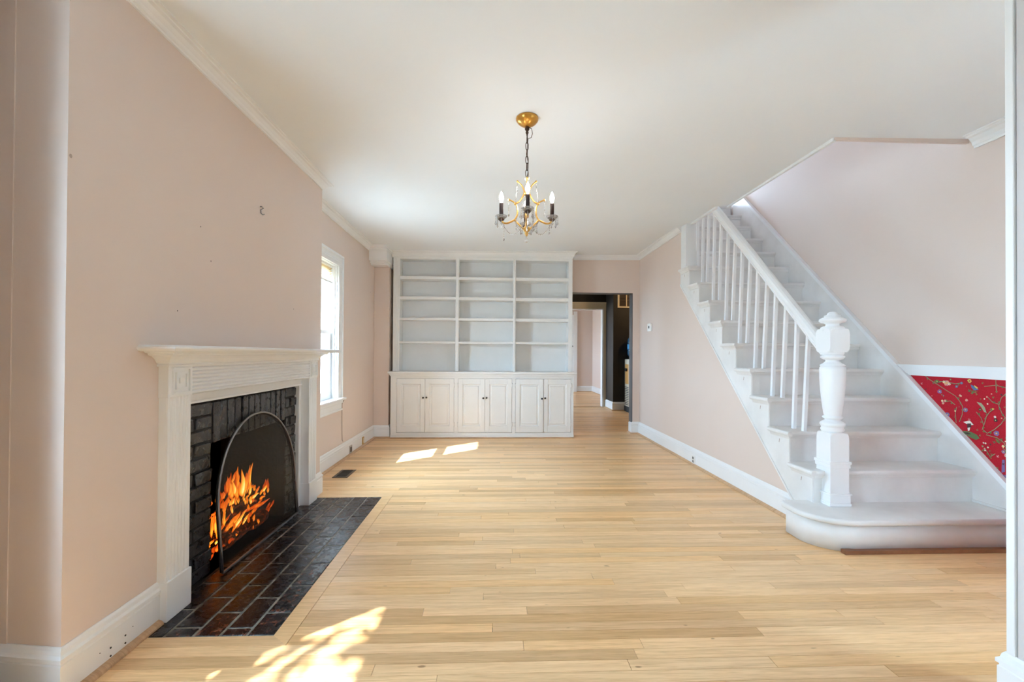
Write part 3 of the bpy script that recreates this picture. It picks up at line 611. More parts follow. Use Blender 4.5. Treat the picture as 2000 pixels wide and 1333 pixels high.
# ------------------------------------------------------------------ staircase
RISE, RUN, NT = .210, .2306, 14
def tz(k): return .195 + RISE * (k - 1)
def ry(k): return 2.804 + RUN * (k - 2)
SXL, SXR = XR - .018, XS - .022            # stringer face, wall skirt face
st = thing('staircase', (2.6, 2.56, 0), 'white painted wooden staircase climbing along the pink right wall', 'staircase')
# starting step with a rounded end
def plan(x_tip, y_front, y_back, rx, ry_, n=12):
    pts = [(SXR, y_front), (x_tip + rx, y_front)]
    for k in range(1, n + 1): a = PI / 2 * k / n; pts.append((x_tip + rx - rx * math.sin(a), y_front + ry_ - ry_ * math.cos(a)))
    q = .05
    for k in range(1, 6): a = PI / 2 * k / 5; pts.append((x_tip + q - q * math.cos(a), y_back - q + q * math.sin(a)))
    pts.append((SXR, y_back)); return pts
def layers(lv, rx, ry_, y_back):
    mb = MB(); n = None; vs = []; fs = []
    for d, z in lv:
        p = plan(1.862 + d, 2.487 + d, y_back, rx, ry_); n = len(p); vs += [(x, y, z) for x, y in p]
    for l in range(len(lv) - 1):
        for k in range(n): fs.append((l * n + k, l * n + (k + 1) % n, (l + 1) * n + (k + 1) % n, (l + 1) * n + k))
    fs += [tuple(range(n))[::-1], tuple(range((len(lv) - 1) * n, len(lv) * n))]
    mb.add(vs, fs); mb.sm = [True] * (len(fs) - 2) + [False] * 2; return mb
obj('starting_tread', layers([(.012, .160), (.003, .164), (0, .172), (0, .184), (.003, .192), (.012, .195)], .24, .22, 2.86), M_step, st)
obj('starting_riser', layers([(.032, .002), (.032, .161)], .225, .20, 2.86), M_step, st)
m = MB(); m.box(2.02, SXR, 2.49, 2.525, .001, .022); m.c = [(.4, .3, .6)] * 8; obj('shoe_moulding', m, M_redwood, st)
for k in range(2, NT + 2):
    z = tz(k); y = ry(k); x0 = XR - .055 if k < 11 else 2.22
    last = k == NT + 1
    nose = [(y - .020, z - .030), (y - .027, z - .026), (y - .030, z - .015), (y - .027, z - .004), (y - .020, z), (y + (RUN + .012 if not last else 1.6), z), (y + (RUN + .012 if not last else 1.6), z - .03)]
    t = MB(); t.prism(nose, 'x', XR - .02 if k < 11 else x0, SXR)
    t.prism([(y - .012, z - .048), (y - .018, z - .030), (y + .01, z - .030), (y + .01, z - .048)], 'x', XR - .03 if k < 11 else x0, SXR)
    o = obj('tread', t, M_step, st)
    if k < 11:      # moulded return of the nosing on the open side
        m = MB(); X0 = XR - .02
        m.prism([(X0 + .002, z - .030), (X0 - .020, z - .030), (X0 - .029, z - .024), (X0 - .031, z - .014), (X0 - .028, z - .004), (X0 - .020, z), (X0 + .002, z)], 'y', y - .030, min(y + RUN - .02, 4.868))
        m.prism([(X0 + .002, z - .056), (X0 - .006, z - .054), (X0 - .012, z - .040), (X0 - .018, z - .030), (X0 + .002, z - .030)], 'y', y - .016, min(y + RUN - .03, 4.868))
        obj('nosing_return', m, M_step, o)
    obj('riser', MB().box(SXL + .004 if k < 11 else x0, SXR, y, y + .02, z - RISE - .003, z - .029), M_step, st)
# cut stringer: saw-tooth above, sloping below
top = []
for k in range(2, 11): top += [(ry(k) + .004, tz(k - 1) - (.03 if k > 2 else 0)), (ry(k) + .004, tz(k) - .03)]
top += [(4.868, tz(10) - .03)]
low = [(4.868, .162 + SL * (4.868 - 2.98) - .02), (2.98, .142), (2.985, .0), (2.804, 0)]
obj('stringer', MB().prism(top + low, 'x', SXL, XR + .03), M_step, st)
obj('stringer_bead', MB().prism([(4.868, .162 + SL * 1.888 - .026), (4.868, .162 + SL * 1.888 - .006), (2.985, .150), (2.985, .130)], 'x', SXL - .007, SXL + .002), M_step, st)
for k in range(2, 11):      # little scratches of bare plaster where the brackets were nailed
    y = ry(k) + .11; z = tz(k) - .085; obj('nail_scar', MB().add([(SXL - .0006, y - .006, z + .012), (SXL - .0006, y, z + .016), (SXL - .0006, y + .006, z - .012), (SXL - .0006, y, z - .014)], [(0, 1, 2, 3)]), M_cable, st)
# skirt board on the wall with a cap moulding
def zs(y): return .385 + .955 * (y - 2.62)
ya, yb = 2.36, 5.75
obj('wall_skirt', MB().prism([(ya, .05), (ya, zs(ya)), (yb, zs(yb)), (yb, zs(yb) - .5), (2.86, .05)], 'x', SXR, XS + .002), M_step, st)
m = MB()
for (dx, dz, a, b) in ((.014, 0, -.028, .004), (.008, 0, -.045, -.028)):
    m.prism([(ya, zs(ya) + a), (ya, zs(ya) + b), (yb, zs(yb) + b), (yb, zs(yb) + a)], 'x', SXR - dx, XS + .002)
obj('skirt_cap', m, M_trim, st)
obj('tread_scotia', MB().cbox(SXR - .012, SXR + .004, 2.5, 2.80, .196, .212, .003), M_step, st)
obj('landing', MB().box(2.2, XS, ry(NT + 1) + .2, 7.6, tz(NT + 1) - .1, tz(NT + 1)), M_step, st)

# newel post
NX, NY, NH = 2.179, 2.792, .061
nw = thing('newel_post', (NX, NY, tz(1)), 'white turned newel post with a faceted block and mushroom finial at the stair foot', 'newel post')
def sq(m, h, z0, z1, b=.003): return m.cbox(NX - h, NX + h, NY - h, NY + h, z0, z1, b)
bm = bmesh.new(); bmesh.ops.create_cube(bm, size=1); bmesh.ops.scale(bm, vec=(2 * NH, 2 * NH, .46), verts=bm.verts)
bmesh.ops.bevel(bm, geom=[v for v in bm.verts if v.co.z > 0], offset=.036, segments=3, affect='VERTICES', profile=.55); bm.verts.index_update()
m = MB().add([(v.co.x + NX, v.co.y + NY, v.co.z + .425) for v in bm.verts], [[v.index for v in f.verts] for f in bm.faces]); bm.free(); obj('lower_block', m, M_trim, nw)
m = MB(); sq(m, NH + .010, .455, .475, .004); sq(m, NH + .006, .432, .456, .004); obj('block_moulding', m, M_trim, nw)
m = MB(); sq(m, NH + .006, .195, .262, .003); sq(m, NH + .012, .262, .275, .004); sq(m, NH + .010, .195, .215, .004); obj('plinth', m, M_trim, nw)
turn = [(.040, .640), (.058, .655), (.066, .672), (.060, .685), (.064, .692), (.070, .702), (.069, .712), (.056, .722), (.040, .732), (.046, .738), (.055, .744), (.056, .752), (.046, .758), (.048, .764), (.052, .79), (.060, .85), (.067, .93), (.071, 1.00), (.072, 1.055), (.070, 1.070), (.064, 1.074), (.069, 1.078), (.069, 1.085), (.050, 1.096), (.038, 1.108), (.038, 1.116), (.056, 1.122), (.066, 1.132), (.066, 1.142), (.052, 1.148), (.060, 1.152), (.063, 1.160), (.060, 1.175)]
obj('turned_shaft', MB().lathe(turn, (NX, NY, 0), 36), M_trim, nw)
bm = bmesh.new(); bmesh.ops.create_cube(bm, size=1); bmesh.ops.scale(bm, vec=(.128, .128, .150), verts=bm.verts)
vert = [e for e in bm.edges if abs(e.verts[0].co.z - e.verts[1].co.z) > .1]; hor = [e for e in bm.edges if e not in vert]
bmesh.ops.bevel(bm, geom=bm.verts[:], offset=.034, segments=3, affect='VERTICES', profile=.55); bm.verts.index_update()
m = MB().add([(v.co.x + NX, v.co.y + NY, v.co.z + 1.242) for v in bm.verts], [[v.index for v in f.verts] for f in bm.faces]); bm.free()
obj('faceted_block', m, M_trim, nw)
fin = [(.062, 1.300), (.066, 1.310), (.066, 1.324), (.056, 1.332), (.040, 1.336), (.036, 1.346), (.045, 1.354), (.066, 1.358), (.074, 1.367), (.073, 1.380), (.056, 1.390), (.046, 1.392), (.046, 1.404), (.030, 1.408), (.028, 1.418), (.018, 1.426), (0, 1.428)]
obj('finial', MB().lathe(fin, (NX, NY, 0), 36), M_trim, nw)

# railing
RX = 2.170; RS = .954
def rz(y): return 1.290 + RS * (y - 2.998)
rl = thing('stair_railing', (RX, 2.85, 1.1), 'white handrail and thin square balusters on the open side of the stairs', 'railing')
rp = [(-.026, 0), (.026, 0), (.029, .012), (.024, .018), (.032, .028), (.035, .044), (.030, .060), (.016, .070), (0, .073), (-.016, .070), (-.030, .060), (-.035, .044), (-.032, .028), (-.024, .018), (-.029, .012)]
m = MB(); n = len(rp); yA, yB_ = 2.845, 4.47
m.add([(RX + a, y, rz(y) + b * 1.32) for y in (yA, yB_) for a, b in rp], [(i, (i + 1) % n, n + (i + 1) % n, n + i) for i in range(n)] + [tuple(range(n))[::-1], tuple(range(n, 2 * n))])
obj('handrail', m, M_trim, rl)
BAL = [(3.043, 2.998), (3.150, 3.113), (3.278, 3.232), (3.399, 3.353), (3.515, 3.463), (3.631, 3.588), (3.750, 3.699), (3.867, 3.821), (3.986, 3.936), (4.104, 4.060), (4.225, 4.190), (4.347, 4.315), (4.476, 4.436), (4.578, 4.562), (4.697, 4.688)]
for i, (yb0, yt0) in enumerate(BAL):
    k = 3 + i // 2; z0 = tz(k); z1 = rz(yt0) + .01 if yt0 < 4.33 else zc(RX, yt0) - .002; h = .0115
    m = MB(); vs = []
    for z, y in ((z0, yb0), (z1, yt0)): vs += [(RX - h, y - h, z), (RX + h, y - h, z), (RX + h, y + h, z), (RX - h, y + h, z)]
    obj('baluster', m.add(vs, [(0, 3, 2, 1), (4, 5, 6, 7), (0, 1, 5, 4), (1, 2, 6, 5), (2, 3, 7, 6), (3, 0, 4, 7)]), M_trim, rl)

# chair rail and the red wallpaper below it
cr = MB()
for z0, z1, d in ((1.000, 1.014, .014), (1.014, 1.060, .020), (1.060, 1.080, .028)):
    ye = lambda z: 2.62 + (z - .385) / .955 + .004
    cr.prism([(1.08, z0), (ye(z0), z0), (ye(z1), z1), (1.08, z1)], 'x', XS - d, XS + .001)
struct('trim_11', cr, M_trim, 'white chair rail above the red wallpaper')
yE = 2.62 + (1.01 - .385) / .955
wp = obj('wallpaper', MB().prism([(1.08, .0), (1.08, 1.005), (yE, 1.005), (2.36, .12), (2.36, 0)], 'x', XS - .0022, XS + .001), M_red, ws, label='red floral wallpaper below the chair rail')
WB= [[(3.142, 0.999), (3.104, 0.972), (3.046, 0.94), (2.983, 0.903), (2.929, 0.874), (2.897, 0.836), (2.88, 0.804), (2.884, 0.75), (2.903, 0.7)], [(2.622, 0.922), (2.652, 0.888), (2.666, 0.837), (2.647, 0.789), (2.631, 0.767), (2.653, 0.726), (2.692, 0.683), (2.732, 0.653), (2.755, 0.672)], [(2.737, 0.643), (2.675, 0.635), (2.637, 0.612), (2.626, 0.577)], [(2.734, 0.892), (2.703, 0.858), (2.666, 0.846)], [(2.748, 0.952), (2.68, 0.964), (2.622, 0.952)], [(2.929, 0.812), (2.963, 0.836), (3.004, 0.824)], [(2.761, 0.671), (2.746, 0.718), (2.737, 0.758), (2.717, 0.792), (2.691, 0.815)], [(2.923, 0.69), (2.929, 0.757), (2.919, 0.8)], [(3.039, 0.966), (2.983, 0.966), (2.929, 0.956), (2.887, 0.965)], [(2.682, 0.998), (2.68, 0.948), (2.677, 0.917)], [(2.779, 0.518), (2.743, 0.552), (2.715, 0.507), (2.686, 0.533)], [(2.796, 0.782), (2.767, 0.747), (2.752, 0.704)]]
WF= [(2.986, 0.958, 0.0225, 'p'), (3.004, 0.964, 0.012, 'c'), (2.969, 0.953, 0.012, 'c'), (3.138, 1.01, 0.009, 'c'), (3.042, 1.015, 0.0165, 'b'), (3.053, 0.965, 0.015, 'g'), (2.919, 0.939, 0.0112, 'b'), (2.887, 0.965, 0.0105, 'b'), (2.959, 0.984, 0.0075, 'g'), (3.035, 0.895, 0.018, 'v'), (3.016, 0.83, 0.0097, 'c'), (2.997, 0.833, 0.0097, 'p'), (3.011, 0.815, 0.0105, 'p'), (2.896, 0.88, 0.009, 'p'), (2.855, 0.853, 0.0105, 'p'), (2.89, 0.877, 0.006, 'c'), (2.836, 0.982, 0.015, 'y'), (2.861, 0.787, 0.018, 'v'), (2.98, 0.74, 0.0165, 'v'), (2.929, 0.771, 0.006, 'c'), (2.772, 0.801, 0.0105, 'd'), (2.686, 0.765, 0.0083, 'w'), (2.683, 0.745, 0.0128, 'd'), (2.678, 0.663, 0.0195, 'v'), (2.639, 0.556, 0.0135, 'v'), (2.626, 0.537, 0.012, 'p'), (2.752, 0.589, 0.006, 'w'), (2.74, 0.588, 0.006, 'w'), (2.758, 0.565, 0.006, 'w'), (2.746, 0.554, 0.006, 'p'), (2.726, 0.565, 0.006, 'w'), (2.743, 0.542, 0.006, 'w'), (2.731, 0.886, 0.006, 'p'), (2.746, 0.872, 0.0053, 'w'), (2.728, 0.842, 0.0053, 'w'), (2.705, 0.908, 0.0053, 'p'), (2.697, 0.814, 0.0067, 'y')]
WL= [(3.215, 1.007, 0.0208, 'd', 0), (2.821, 0.904, 0.032, 'g', 60), (2.833, 0.909, 0.0288, 'g', 120), (2.808, 0.908, 0.0288, 'o', 20), (2.821, 0.894, 0.024, 'g', 90), (2.675, 0.61, 0.032, 'g', 10), (2.681, 0.616, 0.0288, 'o', 70), (2.667, 0.606, 0.0272, 'g', 120), (2.683, 0.602, 0.024, 'g', 160), (2.628, 0.86, 0.0192, 'g', 30), (2.631, 0.641, 0.0208, 'g', 20), (3.075, 0.963, 0.0176, 'g', 20), (3.032, 0.955, 0.0176, 'o', 110), (3.025, 0.871, 0.0176, 'o', 30), (3.004, 0.859, 0.0144, 'o', 150), (2.942, 0.955, 0.0128, 'g', 0), (2.763, 0.97, 0.0192, 'o', 30), (2.778, 0.995, 0.016, 'g', 60), (2.72, 0.506, 0.0208, 'o', 20), (2.709, 0.496, 0.0176, 'o', 100), (2.741, 0.482, 0.0144, 'g', 40), (3.259, 0.982, 0.0192, 'g', 50), (3.039, 1.004, 0.016, 'g', 20), (3.004, 1.017, 0.0144, 'd', 20), (2.89, 0.628, 0.0192, 'o', 70), (2.791, 0.659, 0.0208, 'o', 80), (2.779, 0.629, 0.0192, 'o', 40), (2.636, 0.828, 0.016, 'o', 60), (3.172, 0.935, 0.024, 'p', 55), (3.142, 0.897, 0.0208, 'd', 40), (2.675, 0.442, 0.0192, 'o', 70), (2.897, 0.708, 0.016, 'o', 80)]
WO= [('g', [(2.897, 0.637), (2.865, 0.646), (2.827, 0.646), (2.791, 0.633), (2.776, 0.613), (2.797, 0.599), (2.827, 0.606), (2.865, 0.623), (2.89, 0.628)]), ('d', [(2.878, 0.634), (2.846, 0.639), (2.827, 0.631), (2.852, 0.625)]), ('w', [(2.877, 0.704), (2.849, 0.715), (2.833, 0.718), (2.812, 0.695), (2.827, 0.691), (2.836, 0.697), (2.852, 0.693)]), ('d', [(2.851, 0.698), (2.828, 0.702), (2.826, 0.676), (2.852, 0.668)]), ('w', [(2.849, 0.669), (2.833, 0.675), (2.837, 0.654), (2.847, 0.649)]), ('r', [(2.846, 0.732), (2.83, 0.731), (2.833, 0.718), (2.846, 0.716)]), ('b', [(2.83, 0.959), (2.802, 0.948), (2.781, 0.927), (2.808, 0.921), (2.824, 0.937)]), ('y', [(2.808, 0.957), (2.784, 0.94), (2.79, 0.933), (2.805, 0.945)]), ('d', [(2.716, 1.009), (2.674, 1.008), (2.671, 0.967), (2.691, 0.96), (2.708, 0.977)]), ('s', [(2.793, 0.848), (2.766, 0.844), (2.746, 0.821), (2.734, 0.784), (2.749, 0.788), (2.766, 0.818), (2.784, 0.836)]), ('v', [(2.648, 0.504), (2.634, 0.508), (2.632, 0.435), (2.651, 0.423)]), ('v', [(2.659, 0.412), (2.624, 0.415), (2.624, 0.397), (2.653, 0.401)])]
COL = {'p': (.62, .28, .24), 'c': (.72, .52, .34), 'b': (.08, .14, .26), 'g': (.10, .15, .05), 'v': (.20, .12, .28), 'd': (.05, .02, .02), 'w': (.75, .66, .58), 'y': (.68, .48, .10), 'o': (.19, .13, .05), 's': (.33, .31, .20), 'r': (.5, .12, .12)}
pm = MB(); XP = XS - .0025; rw = random.Random(9); lay = [0]
def pp(p, d=0): lay[0] += 1; return (XP - d - lay[0] * 2e-6, p[0], p[1])
def inside(y, z): return z < 1.0 and z > zs(y) - .03
def polyp(pts, c):
    lay[0] += 1; d = lay[0] * 3e-6
    pm.add([(XP - d, a, b) for a, b in pts], [tuple(range(len(pts)))], False, COL[c] if isinstance(c, str) else c)
def strip(pts, wd, c):
    for (a, b), (c_, d) in zip(pts, pts[1:]):
        L = math.hypot(c_ - a, d - b) or 1; nx, nz = -(d - b) / L * wd, (c_ - a) / L * wd
        polyp([(a + nx, b + nz), (c_ + nx, d + nz), (c_ - nx, d - nz), (a - nx, b - nz)], c)
def flower(y, z, r, c):
    r *= .85
    for k in range(6):
        a = k * PI / 3 + rw.random() * .4; rr = r * (.5 + .15 * rw.random()); cy, cz = y + rr * math.cos(a), z + rr * math.sin(a)
        cc = [q * (.75 + .5 * rw.random()) for q in COL[c]]; polyp([(cy + r * .48 * math.cos(t), cz + r * .48 * math.sin(t)) for t in [PI / 4 * j for j in range(8)]], cc)
    polyp([(y + r * .3 * math.cos(t), z + r * .3 * math.sin(t)) for t in [PI / 3 * j for j in range(6)]], 'y' if c != 'y' else 'd')
def leafp(y, z, L, c, ang):
    L *= .85
    for da in (-35, 0, 35):
        a = math.radians(180 - ang + da); ux, uz = math.cos(a), math.sin(a); l = L * (1 if da == 0 else .75)
        cc = [q * (.7 + .7 * rw.random()) for q in COL[c]]; polyp([(y, z), (y + ux * l * .5 - uz * l * .14, z + uz * l * .5 + ux * l * .14), (y + ux * l, z + uz * l), (y + ux * l * .5 + uz * l * .14, z + uz * l * .5 - ux * l * .14)], cc)
def motifs(dy, dz):
    for b in WB:
        b = [(y + dy, z + dz) for y, z in b if inside(y + dy, z + dz)]
        if len(b) > 1:
            strip(b, .0024, 'o'); strip([(y - .0008, z + .001) for y, z in b], .0009, 's')
            for (y0, z0), (y1, z1) in zip(b, b[1:]):
                if rw.random() < .75: leafp((y0 + y1) / 2, (z0 + z1) / 2, .022, rw.choice('gog'), rw.random() * 360)
    for c, P_ in WO:
        if all(inside(y + dy, z + dz) for y, z in P_): polyp([(y + dy, z + dz) for y, z in P_], c)
    for y, z, L, c, a in WL:
        if inside(y + dy, z + dz): leafp(y + dy, z + dz, L, c, a)
    for y, z, r, c in WF:
        if inside(y + dy, z + dz): flower(y + dy, z + dz, r, c)
for _ in range(150):
    y, z = rw.uniform(1.2, 3.2), rw.uniform(.1, .98)
    if inside(y, z):
        if rw.random() < .5: leafp(y, z, rw.uniform(.008, .02), rw.choice('goods'), rw.random() * 360)
        else: flower(y, z, rw.uniform(.003, .007), rw.choice('pcwvb'))
motifs(0, 0); motifs(-.56, -.1); motifs(-1.0, .02); motifs(-.5, -.42)
obj('printed_pattern', pm, M_print, ws, fix=False)

# ------------------------------------------------------------------ built-in bookcase
YU, YBK = 6.10, 6.30
bc = thing('bookcase', (-.15, 6.2, .89), 'tall empty white built-in bookcase with three bays of shelves', 'bookcase')
obj('back_panel', MB().box(-1.36, 1.05, YBK, YBK + .012, .894, 2.46), M_bwhite, bc)
for nm, x0, x1, dx in (('left_stile', -1.378, -1.289, 0), ('divider', -.535, -.489, 0), ('divider', .249, .285, 0), ('right_stile', 1.011, 1.066, 0)):
    m = MB(); m.cbox(x0, x1, YU - .012, YU + .012, .894, 2.46, .002)
    if nm == 'left_stile':
        for xx in (-1.34, -1.315): m.cbox(xx, xx + .012, YU - .018, YU, .894, 2.45, .003)
    if nm == 'divider': m.cbox(x0 + .006, x1 - .006, YU - .018, YU, .894, 2.47, .003)
    o = obj(nm, m, M_bwhite, bc)
    a, b = ((x0 + .0, x1) if nm == 'divider' else ((x0, x1 - .0) if nm == 'left_stile' else (x0, x1)))
    obj('side_panel', MB().box(a + .004, b - .004, YU + .01, YBK, .894, 2.46), M_bwhite, bc)
obj('top_rail', MB().cbox(-1.30, 1.02, YU - .008, YU + .014, 2.418, 2.5, .002), M_bwhite, bc)
obj('top_board', MB().box(-1.30, 1.03, YU + .012, YBK, 2.425, 2.45), M_bwhite, bc)
for (x0, x1), zz in (((-1.292, -.532), ((2.188, .040), (1.909, .036), (1.623, .034), (1.299, .027))), ((-.492, .252), ((2.181, .040), (1.905, .038), (1.621, .034), (1.299, .027))), ((.282, 1.014), ((2.184, .046), (1.906, .044), (1.622, .040), (1.299, .027)))):
    for z, t in zz: obj('shelf', MB().cbox(x0, x1, YU - .002, YBK + .002, z - t, z, .002), M_bwhite, bc)
m = MB(); zt = zc(-.2, 6.05); m.sweep([(-1.382, 6.30, zc(-1.4, 6.3)), (-1.382, YU - .01, zc(-1.4, 6.05)), (1.070, YU - .01, zc(1.07, 6.05)), (1.070, YB, zc(1.07, 6.3))], [(a * .9, b * 1.25 + .004) for a, b in CROWN], -1); m.cbox(-1.385, 1.073, YU - .016, YU + .01, 2.455, 2.475, .003)
obj('crown_moulding', m, M_bwhite, bc)

ct = obj('countertop', MB().cbox(-1.418, 1.110, 5.962, 6.31, .866, .893, .007).cbox(-1.402, 1.094, 5.982, 6.31, .848, .868, .006).cbox(-1.392, 1.082, 5.990, 6.31, .8305, .850, .004), M_bwhite, org=(-.15, 6.13, .85), label='long white wooden ledge between the cupboards and the bookcase shelves', cat='countertop')
cb = thing('base_cabinet', (-.15, 6.15, 0), 'white base cabinet of six panelled doors under the built-in bookcase', 'cabinet')
YC0 = 6.0
m = MB(); m.box(-1.383, 1.072, YC0 + .02, 6.31, .0, .83)
for x0, x1 in ((-1.383, -1.302), (-.537, -.486), (.238, .282), (1.036, 1.072)): m.cbox(x0, x1, YC0, YC0 + .024, .076, .804, .001)
m.cbox(-1.383, 1.072, YC0, YC0 + .024, .804, .83, .001).cbox(-1.383, 1.072, YC0, YC0 + .024, .044, .076, .001)
obj('face_frame', m, M_bwhite, cb)
obj('toe_moulding', MB().cbox(-1.387, 1.076, YC0 - .010, YC0 + .02, .014, .046, .004), M_bwhite, cb)
m = MB(); m.box(-1.38, 1.07, YC0 - .002, YC0 + .02, 0, .015); m.c = [(.4, .3, .3)] * 8; obj('plinth', m, M_shoe, cb)
def door(x0, x1, hinge, dy=0, knobz=.548):
    d = MB(); z0, z1 = .079, .801; yf = YC0 - .004 + dy; s = .058; g = .0022; x0 += g; x1 -= g; z0 += g; z1 -= g
    d.cbox(x0, x0 + s, yf, yf + .02, z0, z1, .002).cbox(x1 - s, x1, yf, yf + .02, z0, z1, .002).cbox(x0 + s, x1 - s, yf, yf + .02, z1 - .070, z1, .002).cbox(x0 + s, x1 - s, yf, yf + .02, z0, z0 + .082, .002)
    xc = (x0 + x1) / 2; o = obj('door', d, M_bwhite, cb, org=(xc, yf, z0))
    a, b, c, e = x0 + s, x1 - s, z0 + .082, z1 - .070; p = MB()
    k1, k2, k3 = .010, .024, .034
    ring = lambda q, y: [(a + q, y, c + q), (b - q, y, c + q), (b - q, y, e - q), (a + q, y, e - q)]
    vs = ring(0, yf + .003) + ring(k1, yf + .012) + ring(k2, yf + .012) + ring(k3, yf + .006); fs = [(12, 13, 14, 15)]
    for l in range(3):
        for i in range(4): fs.append((l * 4 + i, l * 4 + (i + 1) % 4, l * 4 + 4 + (i + 1) % 4, l * 4 + 4 + i))
    obj('panel', p.add(vs, fs), M_bwhite, o, org=(xc, yf, z0))
    kx = x1 - .020 if hinge == 'l' else x0 + .020
    kn = obj('knob', MB().lathe([(0, 0)] + [(.0045, 0), (.0045, .012), (.010, .015), (.013, .021), (.011, .028), (.005, .031), (0, .032)], (0, 0, 0), 14), M_black, o, org=(0, 0, 0), label='small dark knob')
    kn.location = Vector((kx, yf, knobz)) - Vector((xc, yf, z0)); kn.rotation_euler = (PI / 2, 0, 0)
    hx = x0 - .006 if hinge == 'l' else x1 + .006
    for hz in (.165, .69): obj('hinge', MB().cbox(hx - .010, hx + .010, yf - .004, yf + .003, hz, hz + .05, .0015).tube([(hx, yf - .004, hz - .004), (hx, yf - .004, hz + .054)], .0035, 6), M_bwhite, o, org=(xc, yf, z0))
for x0, x1, h, dy, kz in ((-1.301, -.926, 'l', 0, .546), (-.926, -.538, 'r', -.002, .549), (-.485, -.126, 'l', -.001, .541), (-.126, .237, 'r', 0, .546), (.284, .662, 'l', -.009, .536), (.662, 1.035, 'r', 0, .542)): door(x0, x1, h, dy, kz)

# ------------------------------------------------------------------ chandelier
CX, CY = .187, 2.66
CZ = zc(CX, CY)
ch = thing('chandelier', (CX, CY, CZ), 'small gilt chandelier with candle bulbs and crystal strands hanging from the ceiling', 'chandelier')
obj('canopy', MB().lathe([(.066, 0), (.068, -.006), (.066, -.016), (.056, -.030), (.040, -.042), (.020, -.050), (.010, -.054), (0, -.055)], (CX, CY, CZ), 32), M_canopy, ch)
obj('hook', MB().lathe([(.012, -.055), (.014, -.068), (.010, -.076), (.007, -.082), (.010, -.090), (.005, -.098), (.004, -.110)], (CX, CY, CZ), 14), M_bronze, ch)
def link(z, rot, hh=.018, ww=.0085):
    pts = []
    for k in range(16):
        a = 2 * PI * k / 16; u = ww * math.cos(a); v = hh * math.sin(a) + (.006 if math.sin(a) > 0 else -.006)
        pts.append((CX + u * math.cos(rot), CY + u * math.sin(rot), z + v))
    return MB().tube(pts, .0022, 6, closed=True)
zt0, zb0 = CZ - .112, 2.205; nl = 6
for k in range(nl): obj('chain_link', link(zt0 - .018 - (zt0 - zb0 - .04) * k / (nl - 1), .3 if k % 2 else 1.75), M_bronze, ch)
obj('cord', MB().tube([(CX + .004, CY, CZ - .053), (CX + .026, CY - .004, CZ - .066), (CX + .032, CY - .004, CZ - .095), (CX + .024, CY, CZ - .118), (CX + .006, CY, CZ - .125), (CX + .003, CY, CZ - .17), (CX - .004, CY - .004, CZ - .22), (CX + .008, CY - .003, CZ - .27), (CX + .006, CY, CZ - .33), (CX, CY, 2.19)], .0022, 6), M_bronze, ch)
obj('top_cup', MB().lathe([(.003, 2.215), (.012, 2.208), (.020, 2.198), (.016, 2.190), (.006, 2.185), (.005, 2.10), (.010, 2.096), (.010, 2.088), (.004, 2.08)], (CX, CY, 0), 16), M_crystal, ch)
obj('stem', MB().lathe([(.004, 2.19), (.004, 2.125), (.016, 2.118), (.020, 2.108), (.016, 2.098), (.006, 2.092), (.005, 2.0), (.011, 1.985), (.013, 1.97), (.010, 1.955), (.006, 1.94), (.006, 1.915), (.018, 1.905), (.024, 1.892), (.018, 1.880), (.008, 1.874), (.013, 1.868), (.010, 1.862), (.004, 1.850), (0, 1.848)], (CX, CY, 0), 18), M_gold, ch)
obj('crystal_ball', MB().ball((CX, CY, 1.826), .0135, 10, 6), M_crystal, ch)
def pol(r, z, a): return (CX + r * math.cos(a), CY + r * math.sin(a), z)
def smooth(P_, n=5):
    out = []
    Q = [Vector(p) for p in P_]
    for i in range(len(Q) - 1):
        p0, p1, p2, p3 = Q[max(i - 1, 0)], Q[i], Q[i + 1], Q[min(i + 2, len(Q) - 1)]
        for k in range(n):
            t = k / n; out.append(.5 * ((2 * p1) + (p2 - p0) * t + (2 * p0 - 5 * p1 + 4 * p2 - p3) * t * t + (3 * p1 - p0 - 3 * p2 + p3) * t ** 3))
    return out + [Q[-1]]
def strand(pts, step=.0095, r=.0038):
    mb = MB(); d = 0; pts = [Vector(p) for p in pts]; mb.gem(pts[0], r, r * 1.2)
    for a, b in zip(pts, pts[1:]):
        L = (b - a).length; t = step - d
        while t <= L: mb.gem(a + (b - a) * (t / L), r, r * 1.25); t += step
        d = (d + L) % step
    return mb
def drop(p, L):
    m = strand([p, (p[0], p[1], p[2] - L)]); m.gem((p[0], p[1], p[2] - L - .010), .006, .011); return m
def fest(a, b, sag, n=12):
    a, b = Vector(a), Vector(b); return [a + (b - a) * (k / n) - Vector((0, 0, sag * 4 * (k / n) * (1 - k / n))) for k in range(n + 1)]
NA = 4; A0 = math.radians(-2)
dish = []
for k in range(48): pass
def bobeche(c):
    mb = MB(); n = 40; prof = [(.012, .004), (.020, .0), (.028, .004), (.034, .013), (.035, .016), (.032, .014), (.026, .007), (.012, .008)]; vs = []; m = len(prof)
    for k in range(n):
        a = 2 * PI * k / n; s_ = 1 + .035 * (1 if k % 2 else -1)
        for r, z in prof: vs.append((c[0] + r * s_ * math.cos(a), c[1] + r * s_ * math.sin(a), c[2] + z))
    return mb.add(vs, [(k * m + i, ((k + 1) % n) * m + i, ((k + 1) % n) * m + (i + 1) % m, k * m + (i + 1) % m) for k in range(n) for i in range(m)])
